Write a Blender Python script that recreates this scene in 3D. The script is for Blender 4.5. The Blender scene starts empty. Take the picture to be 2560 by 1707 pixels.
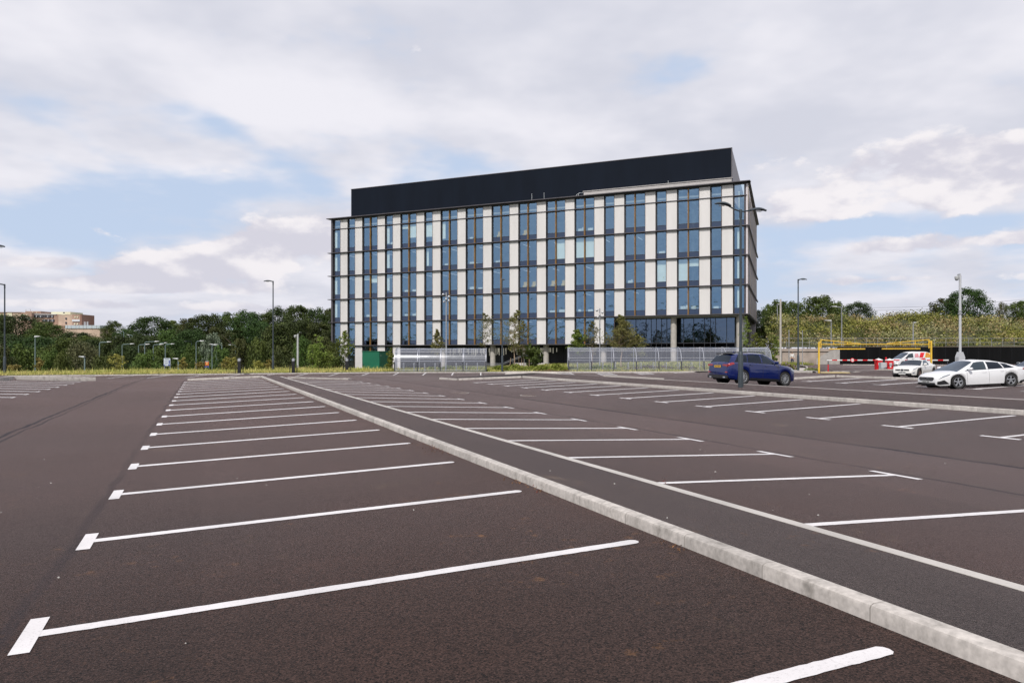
import bpy, math, random
import numpy as np
from mathutils import Vector, Matrix
R_ = math.radians
SC = bpy.context.scene
COL = SC.collection
F, CX, HY, CZ = 1862.0, 1280.0, 885.0, 1.7      # focal length and horizon of the photograph, camera height
def at(px, py, Y):                              # point of the place seen at a pixel, at distance Y
    return Vector(((px-CX)/F*Y, Y, CZ+(HY-py)/F*Y))
def atz(px, py, z):                             # the same, at height z (world)
    Y = (CZ-z)*F/(py-HY); return Vector(((px-CX)/F*Y, Y, z))
# ------------------------------------------------------------------ materials
MATS = {}
def nt(m):
    m.use_nodes = True; return m.node_tree.nodes, m.node_tree.links
def N(nodes, typ, **kw):
    n = nodes.new(typ)
    for k, v in kw.items():
        if k.startswith('i_'): n.inputs[k[2:].replace('_', ' ')].default_value = v
        else: setattr(n, k, v)
    return n
def pm(name, col, rough=.5, metal=0., var=0., vs=3., bump=0., bs=40., col2=None, spec=.5, coat=0., emis=None, alpha=None, island=0., stretch=None):
    if name in MATS: return MATS[name]
    m = bpy.data.materials.new(name); nodes, L = nt(m)
    b = nodes['Principled BSDF']
    b.inputs['Base Color'].default_value = (*col, 1); b.inputs['Roughness'].default_value = rough
    b.inputs['Metallic'].default_value = metal; b.inputs['Specular IOR Level'].default_value = spec
    b.inputs['Coat Weight'].default_value = coat; b.inputs['Coat Roughness'].default_value = .04
    tc = N(nodes, 'ShaderNodeTexCoord'); src = tc.outputs['Object']
    if stretch:
        mp = N(nodes, 'ShaderNodeMapping'); mp.inputs['Scale'].default_value = stretch
        L.new(src, mp.inputs[0]); src = mp.outputs[0]
    last = None
    if var or col2:
        n = N(nodes, 'ShaderNodeTexNoise'); n.inputs['Scale'].default_value = vs; n.inputs['Detail'].default_value = 5
        L.new(src, n.inputs['Vector'])
        mix = N(nodes, 'ShaderNodeMix', data_type='RGBA')
        c2 = col2 or tuple(c*(1-var) for c in col); c1 = col if col2 else tuple(min(1, c*(1+var)) for c in col)
        mix.inputs['A'].default_value = (*c2, 1); mix.inputs['B'].default_value = (*c1, 1)
        mr = N(nodes, 'ShaderNodeMapRange'); mr.inputs['From Min'].default_value = .35; mr.inputs['From Max'].default_value = .65
        L.new(n.outputs['Fac'], mr.inputs['Value']); L.new(mr.outputs[0], mix.inputs['Factor'])
        last = mix.outputs['Result']
    if island:
        g = N(nodes, 'ShaderNodeNewGeometry'); mr = N(nodes, 'ShaderNodeMapRange')
        mr.inputs['To Min'].default_value = 1-island; mr.inputs['To Max'].default_value = 1+island
        L.new(g.outputs['Random Per Island'], mr.inputs['Value'])
        h = N(nodes, 'ShaderNodeHueSaturation')
        if last: L.new(last, h.inputs['Color'])
        else: h.inputs['Color'].default_value = (*col, 1)
        L.new(mr.outputs[0], h.inputs['Value']); last = h.outputs[0]
    if last: L.new(last, b.inputs['Base Color'])
    if bump:
        n2 = N(nodes, 'ShaderNodeTexNoise'); n2.inputs['Scale'].default_value = bs; n2.inputs['Detail'].default_value = 4
        L.new(src, n2.inputs['Vector'])
        bp = N(nodes, 'ShaderNodeBump'); bp.inputs['Strength'].default_value = bump; bp.inputs['Distance'].default_value = .01
        L.new(n2.outputs['Fac'], bp.inputs['Height']); L.new(bp.outputs[0], b.inputs['Normal'])
    if emis:
        b.inputs['Emission Color'].default_value = (*emis[:3], 1); b.inputs['Emission Strength'].default_value = emis[3]
    if alpha is not None: b.inputs['Alpha'].default_value = alpha
    MATS[name] = m; return m
def leaf(name, c1, c2, c3=None, trans=.25, vs=.8):
    """foliage: colour by clump noise, by object and by leaf; some light comes through"""
    if name in MATS: return MATS[name]
    m = bpy.data.materials.new(name); nodes, L = nt(m); nodes.clear()
    out = N(nodes, 'ShaderNodeOutputMaterial'); tc = N(nodes, 'ShaderNodeTexCoord'); g = N(nodes, 'ShaderNodeNewGeometry')
    n = N(nodes, 'ShaderNodeTexNoise'); n.inputs['Scale'].default_value = vs; n.inputs['Detail'].default_value = 3
    L.new(g.outputs['Position'], n.inputs['Vector'])
    r = N(nodes, 'ShaderNodeValToRGB'); e = r.color_ramp.elements
    e[0].position = .38; e[0].color = (*c1, 1); e[1].position = .62; e[1].color = (*c2, 1)
    if c3: k = r.color_ramp.elements.new(.74); k.color = (*c3, 1)
    L.new(n.outputs['Fac'], r.inputs[0])
    oi = N(nodes, 'ShaderNodeObjectInfo')
    ad = N(nodes, 'ShaderNodeMath', operation='MULTIPLY_ADD'); ad.inputs[1].default_value = .7; ad.inputs[2].default_value = .65
    L.new(g.outputs['Random Per Island'], ad.inputs[0])
    ad2 = N(nodes, 'ShaderNodeMath', operation='MULTIPLY_ADD'); ad2.inputs[1].default_value = .5; ad2.inputs[2].default_value = .75
    L.new(oi.outputs['Random'], ad2.inputs[0])
    mu = N(nodes, 'ShaderNodeMath', operation='MULTIPLY'); L.new(ad.outputs[0], mu.inputs[0]); L.new(ad2.outputs[0], mu.inputs[1])
    h = N(nodes, 'ShaderNodeHueSaturation'); L.new(r.outputs[0], h.inputs['Color']); L.new(mu.outputs[0], h.inputs['Value'])
    hr = N(nodes, 'ShaderNodeMath', operation='MULTIPLY_ADD'); hr.inputs[1].default_value = .05; hr.inputs[2].default_value = .475
    L.new(oi.outputs['Random'], hr.inputs[0]); L.new(hr.outputs[0], h.inputs['Hue'])
    d = N(nodes, 'ShaderNodeBsdfPrincipled'); d.inputs['Roughness'].default_value = .65; d.inputs['Specular IOR Level'].default_value = .25
    L.new(h.outputs[0], d.inputs['Base Color'])
    t = N(nodes, 'ShaderNodeBsdfTranslucent'); L.new(h.outputs[0], t.inputs['Color'])
    mx = N(nodes, 'ShaderNodeMixShader'); mx.inputs[0].default_value = trans
    L.new(d.outputs[0], mx.inputs[1]); L.new(t.outputs[0], mx.inputs[2]); L.new(mx.outputs[0], out.inputs[0])
    MATS[name] = m; return m
def glassm(name, refl=(.55, .68, .9), fac=.24, tr=(.35, .45, .5), rough=.0, wav=.0):
    if name in MATS: return MATS[name]
    m = bpy.data.materials.new(name); nodes, L = nt(m); nodes.clear()
    out = N(nodes, 'ShaderNodeOutputMaterial')
    t = N(nodes, 'ShaderNodeBsdfTransparent'); t.inputs[0].default_value = (*tr, 1)
    g = N(nodes, 'ShaderNodeBsdfGlossy'); g.inputs['Color'].default_value = (*refl, 1); g.inputs['Roughness'].default_value = rough
    lw = N(nodes, 'ShaderNodeLayerWeight'); lw.inputs[0].default_value = .5; fr = N(nodes, 'ShaderNodeMath', operation='POWER'); fr.inputs[1].default_value = 4.; L.new(lw.outputs['Facing'], fr.inputs[0])
    ad = N(nodes, 'ShaderNodeMath', operation='ADD', use_clamp=True); ad.inputs[1].default_value = fac; L.new(fr.outputs[0], ad.inputs[0])
    mx = N(nodes, 'ShaderNodeMixShader'); L.new(ad.outputs[0], mx.inputs[0]); L.new(t.outputs[0], mx.inputs[1]); L.new(g.outputs[0], mx.inputs[2])
    if wav:
        tc = N(nodes, 'ShaderNodeTexCoord'); n = N(nodes, 'ShaderNodeTexNoise'); n.inputs['Scale'].default_value = 1.1
        L.new(tc.outputs['Object'], n.inputs['Vector']); bp = N(nodes, 'ShaderNodeBump'); bp.inputs['Strength'].default_value = wav; bp.inputs['Distance'].default_value = .07
        L.new(n.outputs['Fac'], bp.inputs['Height']); L.new(bp.outputs[0], g.inputs['Normal'])
    L.new(mx.outputs[0], out.inputs[0]); MATS[name] = m; return m
# ------------------------------------------------------------------ mesh builder
class MB:
    def __init__(s): s.v = []; s.f = []; s.m = []
    def add(s, vs, fs, mi=0):
        o = len(s.v); s.v += [tuple(v) for v in vs]; s.f += [tuple(o+i for i in f) for f in fs]; s.m += [mi]*len(fs); return s
    def box(s, c, d, mi=0, rz=0., M=None):
        x, y, z = d[0]/2, d[1]/2, d[2]/2; vs = []
        ca, sa = math.cos(rz), math.sin(rz)
        for i in (-1, 1):
            for j in (-1, 1):
                for k in (-1, 1):
                    a, b = i*x, j*y; p = Vector((c[0]+a*ca-b*sa, c[1]+a*sa+b*ca, c[2]+k*z)); vs.append(M @ p if M else p)
        return s.add(vs, [(0, 1, 3, 2), (4, 6, 7, 5), (0, 4, 5, 1), (2, 3, 7, 6), (0, 2, 6, 4), (1, 5, 7, 3)], mi)
    def bx(s, x0, x1, y0, y1, z0, z1, mi=0): return s.box(((x0+x1)/2, (y0+y1)/2, (z0+z1)/2), (abs(x1-x0), abs(y1-y0), abs(z1-z0)), mi)
    def tube(s, pts, r, n=8, mi=0, caps=True):
        pts = [Vector(p) for p in pts]; rs = r if isinstance(r, (list, tuple)) else [r]*len(pts); vs = []; k = len(pts)
        up = None
        for i, p in enumerate(pts):
            d = (pts[min(i+1, k-1)]-pts[max(i-1, 0)]).normalized()
            if up is None: up = Vector((0, 0, 1)) if abs(d.z) < .9 else Vector((1, 0, 0))
            a = d.cross(up).normalized(); b = d.cross(a).normalized()
            vs += [p+(a*math.cos(2*math.pi*j/n)+b*math.sin(2*math.pi*j/n))*rs[i] for j in range(n)]
        fs = [(i*n+j, i*n+(j+1) % n, (i+1)*n+(j+1) % n, (i+1)*n+j) for i in range(k-1) for j in range(n)]
        if caps: fs += [tuple(range(n))[::-1], tuple((k-1)*n+j for j in range(n))]
        return s.add(vs, fs, mi)
    def lathe(s, prof, n=24, c=(0, 0, 0), axis='z', mi=0, closed=False):
        vs = []
        for r, h in prof:
            for j in range(n):
                a = 2*math.pi*j/n; p = (r*math.cos(a), r*math.sin(a), h) if axis == 'z' else (r*math.cos(a), h, r*math.sin(a))
                vs.append((p[0]+c[0], p[1]+c[1], p[2]+c[2]))
        k = len(prof); kk = k if closed else k-1
        return s.add(vs, [(i*n+j, i*n+(j+1) % n, ((i+1) % k)*n+(j+1) % n, ((i+1) % k)*n+j) for i in range(kk) for j in range(n)], mi)
    def prism(s, poly, y0, y1, mi=0, plane='xz'):
        n = len(poly)
        f = (lambda a, b, y: (a, y, b)) if plane == 'xz' else ((lambda a, b, y: (y, a, b)) if plane == 'yz' else (lambda a, b, y: (a, b, y)))
        vs = [f(a, b, y0) for a, b in poly]+[f(a, b, y1) for a, b in poly]
        return s.add(vs, [tuple(range(n)), tuple(range(n, 2*n))[::-1]]+[(i, (i+1) % n, n+(i+1) % n, n+i) for i in range(n)], mi)
    def quad(s, a, b, c, d, mi=0): return s.add([a, b, c, d], [(0, 1, 2, 3)], mi)
    def build(s, name, mats, parent=None, smooth=None, loc=None, bevel=0., weld=False):
        me = bpy.data.meshes.new(name); me.from_pydata(s.v, [], s.f)
        if not isinstance(mats, (list, tuple)): mats = [mats]
        for m in mats: me.materials.append(m)
        if len(mats) > 1: me.polygons.foreach_set('material_index', s.m)
        if weld:
            import bmesh
            bm = bmesh.new(); bm.from_mesh(me); bmesh.ops.remove_doubles(bm, verts=bm.verts, dist=1e-4); bmesh.ops.recalc_face_normals(bm, faces=bm.faces); bm.to_mesh(me); bm.free()
        if smooth is not None:
            me.polygons.foreach_set('use_smooth', [True]*len(me.polygons)); me.set_sharp_from_angle(angle=R_(smooth))
        me.update()
        o = bpy.data.objects.new(name, me); COL.objects.link(o)
        if parent: o.parent = parent
        if loc: o.location = loc
        if bevel:
            b = o.modifiers.new('b', 'BEVEL'); b.width = bevel; b.segments = 2; b.limit_method = 'ANGLE'
        return o
def thing(name, label, cat, loc=(0, 0, 0), rz=0., group=None, scale=None):
    o = bpy.data.objects.new(name, None); COL.objects.link(o); o.location = loc; o.rotation_euler = (0, 0, rz)
    o.empty_display_size = .2
    if scale: o.scale = scale
    return tag(o, label, cat, group)
def tag(o, label, cat, group=None, kind=None):
    o['label'] = label; o['category'] = cat
    if group: o['group'] = group
    if kind: o['kind'] = kind
    return o
def struct(o, label=None, kind='structure', cat=None):
    o['kind'] = kind
    if label: o['label'] = label
    if cat: o['category'] = cat
    return o
def copy_tree(o, parent=None):
    c = o.copy(); COL.objects.link(c)
    if parent: c.parent = parent
    for ch in list(o.children): copy_tree(ch, c)
    return c
def smooth01(a, b, x):
    t = min(1, max(0, (x-a)/(b-a))); return t*t*(3-2*t)
def lerp_pts(pts, x):
    if x <= pts[0][0]: return pts[0][1]
    for (a, b), (c, d) in zip(pts, pts[1:]):
        if x <= c: return b+(d-b)*(x-a)/(c-a)
    return pts[-1][1]
# ------------------------------------------------------------------ camera, render settings
cam = bpy.data.cameras.new('camera'); co = bpy.data.objects.new('camera', cam); COL.objects.link(co)
co.location = (0, 0, CZ); co.rotation_euler = (R_(90), 0, 0)
cam.sensor_width = 36; cam.lens = F/2560*36; cam.shift_y = (HY-853.5)/2560; cam.clip_end = 6000; cam.clip_start = .05
SC.camera = co
SC.view_settings.view_transform = 'Standard'; SC.view_settings.look = 'None'; SC.view_settings.exposure = 0; SC.view_settings.gamma = 1
SC.cycles.max_bounces = 8; SC.cycles.transparent_max_bounces = 16; SC.cycles.use_denoising = True
# ------------------------------------------------------------------ light
SUN_H = Vector((-.34, -.94)).normalized(); SUN_EL = R_(47)
sl = bpy.data.lights.new('sun', 'SUN'); sl.energy = 3.5; sl.angle = R_(.6); sl.color = (1, .955, .89)
so = bpy.data.objects.new('sun', sl); COL.objects.link(so)
sd = Vector((SUN_H.x*math.cos(SUN_EL), SUN_H.y*math.cos(SUN_EL), math.sin(SUN_EL)))
so.rotation_euler = sd.to_track_quat('Z', 'Y').to_euler(); so.location = (0, -20, 40)
# ------------------------------------------------------------------ sky with broken cloud
W = bpy.data.worlds.new('World'); SC.world = W; W.cycles.sampling_method = 'MANUAL'; W.cycles.sample_map_resolution = 512; W.use_nodes = True
wn, wl = W.node_tree.nodes, W.node_tree.links; wn.clear()
wo = N(wn, 'ShaderNodeOutputWorld'); bg = N(wn, 'ShaderNodeBackground'); bg.inputs[1].default_value = .1; wl.new(bg.outputs[0], wo.inputs[0])
sky = N(wn, 'ShaderNodeTexSky', sky_type='NISHITA', sun_disc=False); sky.sun_elevation = SUN_EL; sky.sun_rotation = math.atan2(SUN_H.x, SUN_H.y)
sky.air_density = 1.0; sky.dust_density = 1.2; sky.ozone_density = 1.5
tc = N(wn, 'ShaderNodeTexCoord'); sx = N(wn, 'ShaderNodeSeparateXYZ'); wl.new(tc.outputs['Generated'], sx.inputs[0])
def MA(op, a, b=None, c=None, clamp=False):
    n = N(wn, 'ShaderNodeMath', operation=op, use_clamp=clamp)
    for i, q in enumerate((a, b, c)):
        if q is None: continue
        if isinstance(q, (int, float)): n.inputs[i].default_value = q
        else: wl.new(q, n.inputs[i])
    return n.outputs[0]
X_, Y_, Z_ = sx.outputs
az = MA('ARCTAN2', X_, Y_); el = MA('ARCSINE', Z_)
def CB(x, y, z=0.):
    n = N(wn, 'ShaderNodeCombineXYZ')
    for i, q in enumerate((x, y, z)):
        if isinstance(q, (int, float)): n.inputs[i].default_value = q
        else: wl.new(q, n.inputs[i])
    return n.outputs[0]
def NZ(vec, scale, detail=6, rough=.55, dist=0., seed=0.):
    n = N(wn, 'ShaderNodeTexNoise'); n.inputs['Scale'].default_value = scale; n.inputs['Detail'].default_value = detail
    n.inputs['Roughness'].default_value = rough; n.inputs['Distortion'].default_value = dist
    av = N(wn, 'ShaderNodeVectorMath', operation='ADD'); wl.new(vec, av.inputs[0]); av.inputs[1].default_value = (seed, seed*.7, seed*1.3)
    wl.new(av.outputs[0], n.inputs['Vector']); return n.outputs['Fac']
zz = MA('ADD', MA('MAXIMUM', Z_, 0.0), .16)
plane = CB(MA('DIVIDE', X_, zz), MA('DIVIDE', Y_, zz))
ang = CB(az, MA('MULTIPLY', el, 2.4))
def blob(px, py, sxp, syp, amp, rot=0.):      # a soft patch of more (or less) cloud round a direction
    a0 = math.atan((px-CX)/F); e0 = math.atan((HY-py)/F*math.cos(a0)); wa, we = sxp/F, syp/F
    dx = MA('SUBTRACT', az, a0); dy = MA('SUBTRACT', el, e0)
    c_, s_ = math.cos(rot), math.sin(rot)
    u = MA('DIVIDE', MA('ADD', MA('MULTIPLY', dx, c_), MA('MULTIPLY', dy, s_)), wa)
    v = MA('DIVIDE', MA('SUBTRACT', MA('MULTIPLY', dy, c_), MA('MULTIPLY', dx, s_)), we)
    return MA('MULTIPLY', MA('EXPONENT', MA('MULTIPLY', MA('ADD', MA('MULTIPLY', u, u), MA('MULTIPLY', v, v)), -1.)), amp)
def SUM(*a):
    r = a[0]
    for b in a[1:]: r = MA('ADD', r, b)
    return r
n_pl = NZ(plane, 1.35, 5, .56, 0, 3.1); n_an = NZ(ang, 4.2, 4, .6, 0, 1.7)
cov = SUM(MA('MULTIPLY', n_pl, .8), MA('MULTIPLY', n_an, .75), -.10,
  blob(430, 500, 430, 95, -.22, .03), blob(700, 475, 300, 40, -.10), blob(60, 255, 150, 50, -.12), blob(560, 320, 120, 30, -.12, -.3), blob(250, 370, 260, 24, -.12, -.35),
  blob(700, 400, 240, 26, -.1, -.5), blob(200, 620, 400, 60, -.12), blob(2100, 720, 500, 60, -.14), blob(2300, 560, 400, 40, -.16),
  blob(1850, 75, 210, 55, -.15, .5), blob(1700, 160, 160, 60, -.06), blob(2520, 570, 150, 55, -.14), blob(2000, 590, 260, 34, -.12), blob(560, 100, 160, 30, -.06), blob(1360, 250, 200, 30, -.06, .2), blob(1360, 380, 170, 110, .06),
  blob(60, 440, 90, 35, .14), blob(150, 330, 260, 45, .10, -.3),
  blob(1000, 150, 600, 150, .12), blob(2300, 230, 420, 170, .12), blob(1500, 60, 300, 90, .05), blob(300, 100, 400, 110, .08))
mk = N(wn, 'ShaderNodeMapRange', interpolation_type='SMOOTHSTEP'); mk.inputs['From Min'].default_value = .43; mk.inputs['From Max'].default_value = .66
wl.new(cov, mk.inputs['Value'])
sh = SUM(MA('MULTIPLY', NZ(plane, 1.9, 4, .55, 0, 9.), .95), MA('MULTIPLY', n_an, .35), -.02,
  blob(820, 60, 560, 90, -.10), blob(1560, 110, 150, 90, -.10), blob(2250, 300, 420, 100, -.12), blob(1150, 380, 420, 45, -.05), blob(1150, 290, 240, 70, .10), blob(500, 250, 400, 120, .08))
ms = N(wn, 'ShaderNodeMapRange', interpolation_type='SMOOTHSTEP'); ms.inputs['From Min'].default_value = .44; ms.inputs['From Max'].default_value = .84
wl.new(sh, ms.inputs['Value'])
cc = N(wn, 'ShaderNodeMix', data_type='RGBA'); cc.inputs['A'].default_value = (6.6, 6.75, 7.65, 1); cc.inputs['B'].default_value = (8.7, 8.6, 9.2, 1)
wl.new(ms.outputs[0], cc.inputs['Factor'])
# heaped clouds low in the sky: crisp lit tops, greyer feet
p1 = CB(az, MA('MULTIPLY', el, 1.9)); p2 = CB(MA('ADD', az, .006), MA('ADD', MA('MULTIPLY', el, 1.9), .034))
q1 = NZ(p1, 10., 6, .58, 0, 7.3); q2 = NZ(p2, 10., 3, .5, 0, 7.3)
cb = SUM(blob(700, 625, 290, 62, 0.44, .16), blob(430, 690, 240, 30, 0.24, .1), blob(800, 590, 140, 50, 0.24), blob(235, 572, 60, 15, 0.34, -.25), blob(400, 570, 140, 40, -.2), blob(90, 655, 110, 20, 0.34), blob(350, 715, 330, 18, 0.30), blob(620, 770, 420, 16, 0.28), blob(120, 760, 200, 12, 0.22),
  blob(2200, 420, 260, 70, 0.36, .06), blob(2470, 470, 120, 60, 0.36), blob(2330, 610, 330, 26, 0.32), blob(2200, 700, 330, 14, 0.30), blob(2480, 380, 90, 40, 0.22), blob(1980, 520, 150, 40, 0.26), blob(560, 420, 60, 22, 0.22))
cv2 = SUM(q1, cb, -.18)
mk2 = N(wn, 'ShaderNodeMapRange', interpolation_type='SMOOTHSTEP'); mk2.inputs['From Min'].default_value = .50; mk2.inputs['From Max'].default_value = .62; wl.new(cv2, mk2.inputs['Value'])
lit = MA('SUBTRACT', q1, q2)
ml = N(wn, 'ShaderNodeMapRange', interpolation_type='SMOOTHSTEP'); ml.inputs['From Min'].default_value = -.10; ml.inputs['From Max'].default_value = .13; wl.new(lit, ml.inputs['Value'])
c2 = N(wn, 'ShaderNodeMix', data_type='RGBA'); c2.inputs['A'].default_value = (6.75, 6.65, 7.5, 1); c2.inputs['B'].default_value = (9.2, 8.85, 9.1, 1); wl.new(ml.outputs[0], c2.inputs['Factor'])
# clear sky: the physical one, softened by thin high veil
veil = N(wn, 'ShaderNodeMix', data_type='RGBA'); veil.inputs['Factor'].default_value = .88; veil.inputs['B'].default_value = (5.7, 6.8, 8.75, 1)
wl.new(sky.outputs[0], veil.inputs['A'])
mxs = N(wn, 'ShaderNodeMix', data_type='RGBA'); wl.new(mk.outputs[0], mxs.inputs['Factor']); wl.new(veil.outputs['Result'], mxs.inputs['A']); wl.new(cc.outputs['Result'], mxs.inputs['B'])
mx2 = N(wn, 'ShaderNodeMix', data_type='RGBA'); wl.new(mk2.outputs[0], mx2.inputs['Factor']); wl.new(mxs.outputs['Result'], mx2.inputs['A']); wl.new(c2.outputs['Result'], mx2.inputs['B'])
# pale air low down
hz = N(wn, 'ShaderNodeMapRange'); hz.inputs['From Min'].default_value = .13; hz.inputs['From Max'].default_value = 0; hz.inputs['To Max'].default_value = .35
wl.new(el, hz.inputs['Value'])
mh = N(wn, 'ShaderNodeMix', data_type='RGBA'); wl.new(hz.outputs[0], mh.inputs['Factor']); wl.new(mx2.outputs['Result'], mh.inputs['A']); mh.inputs['B'].default_value = (6.6, 6.7, 7.7, 1)
wl.new(mh.outputs['Result'], bg.inputs[0])
# ================================================================== car park: l = across the bays, t = along the aisles
LA = .39416; LCA, LSA = math.cos(LA), math.sin(LA)
def lt2w(l, t, z=0.): return Vector((LCA*l-LSA*t, LSA*l+LCA*t, CZ+z))
def w2lt(x, y): return LCA*x+LSA*y, -LSA*x+LCA*y
PROF = [(-28, -1.55), (-20, -1.75), (-11.6, -1.565), (-7.03, -1.735), (-4, -1.80), (-.94, -1.742), (3.63, -1.574), (5.22, -1.628), (9.42, -1.785), (12.4, -1.865), (15.48, -1.752),
        (19.71, -1.617), (20.1, -1.61), (21.6, -1.45), (21.65, -1.315), (25.95, -1.565), (29, -1.70), (31.96, -1.57), (36.3, -1.43), (37.2, -1.45), (40, -1.66), (60, -1.66), (90, -1.6)]
def ykerb(X):
    if X < -10.6: return 70.3+(X+10.6)*.416
    if X <= 17.7: return 70.3
    if X <= 25: return 70.3-(X-17.7)/7.3*8.3
    if X <= 25.5: return 62.
    if X <= 34.5: return 62+(X-25.5)/9*27
    return 98.4
def zlot(l, t):
    """height of the asphalt below the lens, in lot coordinates"""
    p = lerp_pts(PROF, l)
    X = LCA*l-LSA*t; Y = LSA*l+LCA*t
    d = ykerb(min(X, 25))-Y
    far = -1.775-.095*smooth01(0, 5, d) if X < 30 else -1.55
    far += .22*smooth01(15, 24, X)
    far = max(far, -1.9)
    if l > 37: w = smooth01(38, 47, t)
    else: w = smooth01(51.5 if l < 12 else 47.5, 61 if l < 12 else 57, t)
    return p*(1-w)+far*w
def M_asphalt(name, base, tint, joints=(), sheen=1.):
    m = bpy.data.materials.new(name); nodes, L = nt(m); b = nodes['Principled BSDF']
    tcn = N(nodes, 'ShaderNodeTexCoord'); s = N(nodes, 'ShaderNodeSeparateXYZ'); L.new(tcn.outputs['Object'], s.inputs[0])
    def nz(sc, det, ro=.6):
        n = N(nodes, 'ShaderNodeTexNoise'); n.inputs['Scale'].default_value = sc; n.inputs['Detail'].default_value = det; n.inputs['Roughness'].default_value = ro
        L.new(tcn.outputs['Object'], n.inputs['Vector']); return n.outputs['Fac']
    def mr(src, a, b_, c, d):
        n = N(nodes, 'ShaderNodeMapRange'); n.inputs[1].default_value = a; n.inputs[2].default_value = b_; n.inputs[3].default_value = c; n.inputs[4].default_value = d
        L.new(src, n.inputs[0]); return n.outputs[0]
    def mul(a, c):
        n = N(nodes, 'ShaderNodeMath', operation='MULTIPLY'); L.new(a, n.inputs[0])
        if isinstance(c, float): n.inputs[1].default_value = c
        else: L.new(c, n.inputs[1])
        return n.outputs[0]
    def mixc(f, A, B):
        n = N(nodes, 'ShaderNodeMix', data_type='RGBA'); L.new(f, n.inputs['Factor'])
        for k, q in (('A', A), ('B', B)):
            if isinstance(q, tuple): n.inputs[k].default_value = (*q, 1)
            else: L.new(q, n.inputs[k])
        return n.outputs['Result']
    big = nz(.22, 4); mid = nz(1.7, 4); 
    v = N(nodes, 'ShaderNodeTexVoronoi'); v.inputs['Scale'].default_value = 100; L.new(tcn.outputs['Object'], v.inputs['Vector'])
    fine = nz(70, 3, .8)
    c = mixc(mr(big, .35, .65, 0, 1), base, tint)
    # binder aggregate: single stones lighter or darker
    stone = mr(v.outputs['Color'], 0, 1, -.1, 2.5)
    f = mul(mul(stone, mr(fine, .25, .75, .62, 1.38)), mr(mid, .3, .7, .9, 1.1))
    h = N(nodes, 'ShaderNodeHueSaturation'); L.new(c, h.inputs['Color']); L.new(f, h.inputs['Value']); c = h.outputs[0]
    # dust smears
    dn = nz(.9, 6, .7); dust = mr(dn, .62, .78, 0, .5)
    c = mixc(dust, c, (.16, .115, .075))
    oil = mr(nz(1.3, 5, .75), .66, .74, 0, .45); c = mixc(oil, c, (.010, .008, .008))
    rust = mul(mr(nz(.5, 2), .55, .62, 0, 1), mr(nz(5., 5, .8), .58, .72, 0, .6)); c = mixc(rust, c, (.20, .095, .035))
    # strips as the paver laid them
    ld = N(nodes, 'ShaderNodeMath', operation='DIVIDE'); ld.inputs[1].default_value = 4.1; L.new(s.outputs[0], ld.inputs[0]); lf = N(nodes, 'ShaderNodeMath', operation='FLOOR'); L.new(ld.outputs[0], lf.inputs[0])
    lw_ = N(nodes, 'ShaderNodeTexWhiteNoise', noise_dimensions='1D'); L.new(lf.outputs[0], lw_.inputs['W']); lanef = mr(lw_.outputs[0], 0, 1, .84, 1.12)
    h3 = N(nodes, 'ShaderNodeHueSaturation'); L.new(c, h3.inputs['Color']); L.new(lanef, h3.inputs['Value']); c = h3.outputs[0]
    # laying joints and the channel in the middle of each aisle: sealed dark bands along t
    seam = None
    def mx_(a, b2):
        q = N(nodes, 'ShaderNodeMath', operation='MAXIMUM'); L.new(a, q.inputs[0]); L.new(b2, q.inputs[1]); return q.outputs[0]
    wob = mr(nz(.6, 3), 0, 1, -.12, .12)
    for l0, w0, dark in joints:
        a = N(nodes, 'ShaderNodeMath', operation='ADD'); L.new(s.outputs[0], a.inputs[0]); L.new(wob, a.inputs[1])
        d = N(nodes, 'ShaderNodeMath', operation='SUBTRACT'); L.new(a.outputs[0], d.inputs[0]); d.inputs[1].default_value = l0
        ab = N(nodes, 'ShaderNodeMath', operation='ABSOLUTE'); L.new(d.outputs[0], ab.inputs[0])
        k = mul(mr(ab.outputs[0], w0*.4, w0, dark, 0), mr(nz(.35, 3), .3, .6, .25, 1.))
        c = mixc(k, c, (.012, .012, .018)); seam = k if seam is None else mx_(seam, k)
    L.new(c, b.inputs['Base Color']); b.inputs['Roughness'].default_value = .78; b.inputs['Specular IOR Level'].default_value = .22
    b.inputs['Diffuse Roughness'].default_value = 1.0
    shw = mul(mr(nz(.16, 4), .3, .7, .78*sheen, sheen), mr(lw_.outputs[0], 0, 1, .93, 1.)); 
    if seam is not None:
        sq = N(nodes, 'ShaderNodeMath', operation='MULTIPLY_ADD'); L.new(seam, sq.inputs[0]); sq.inputs[1].default_value = -.9; sq.inputs[2].default_value = 1.; shw = mul(shw, sq.outputs[0])
    L.new(shw, b.inputs['Sheen Weight']); b.inputs['Sheen Roughness'].default_value = .14; tn = mixc(mr(s.outputs[0], 3, 14, 0, 1), (1, .73, .665), (1, .80, .755)); L.new(tn, b.inputs['Sheen Tint'])
    bp = N(nodes, 'ShaderNodeBump'); bp.inputs['Strength'].default_value = .6; bp.inputs['Distance'].default_value = .005
    L.new(v.outputs['Distance'], bp.inputs['Height']); L.new(bp.outputs[0], b.inputs['Normal'])
    return m
m_asph = M_asphalt('asphalt', (.0235, .0128, .0102), (.0170, .0115, .0102), joints=((-4.05, .07, .9), (-3.86, .05, .7), (12.4, .09, .9), (-1.1, .07, .4), (9.66, .08, .55), (29, .14, .8)))
m_path = M_asphalt('path_asphalt', (.0190, .0155, .0142), (.0135, .0118, .0120), sheen=.78)
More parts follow.
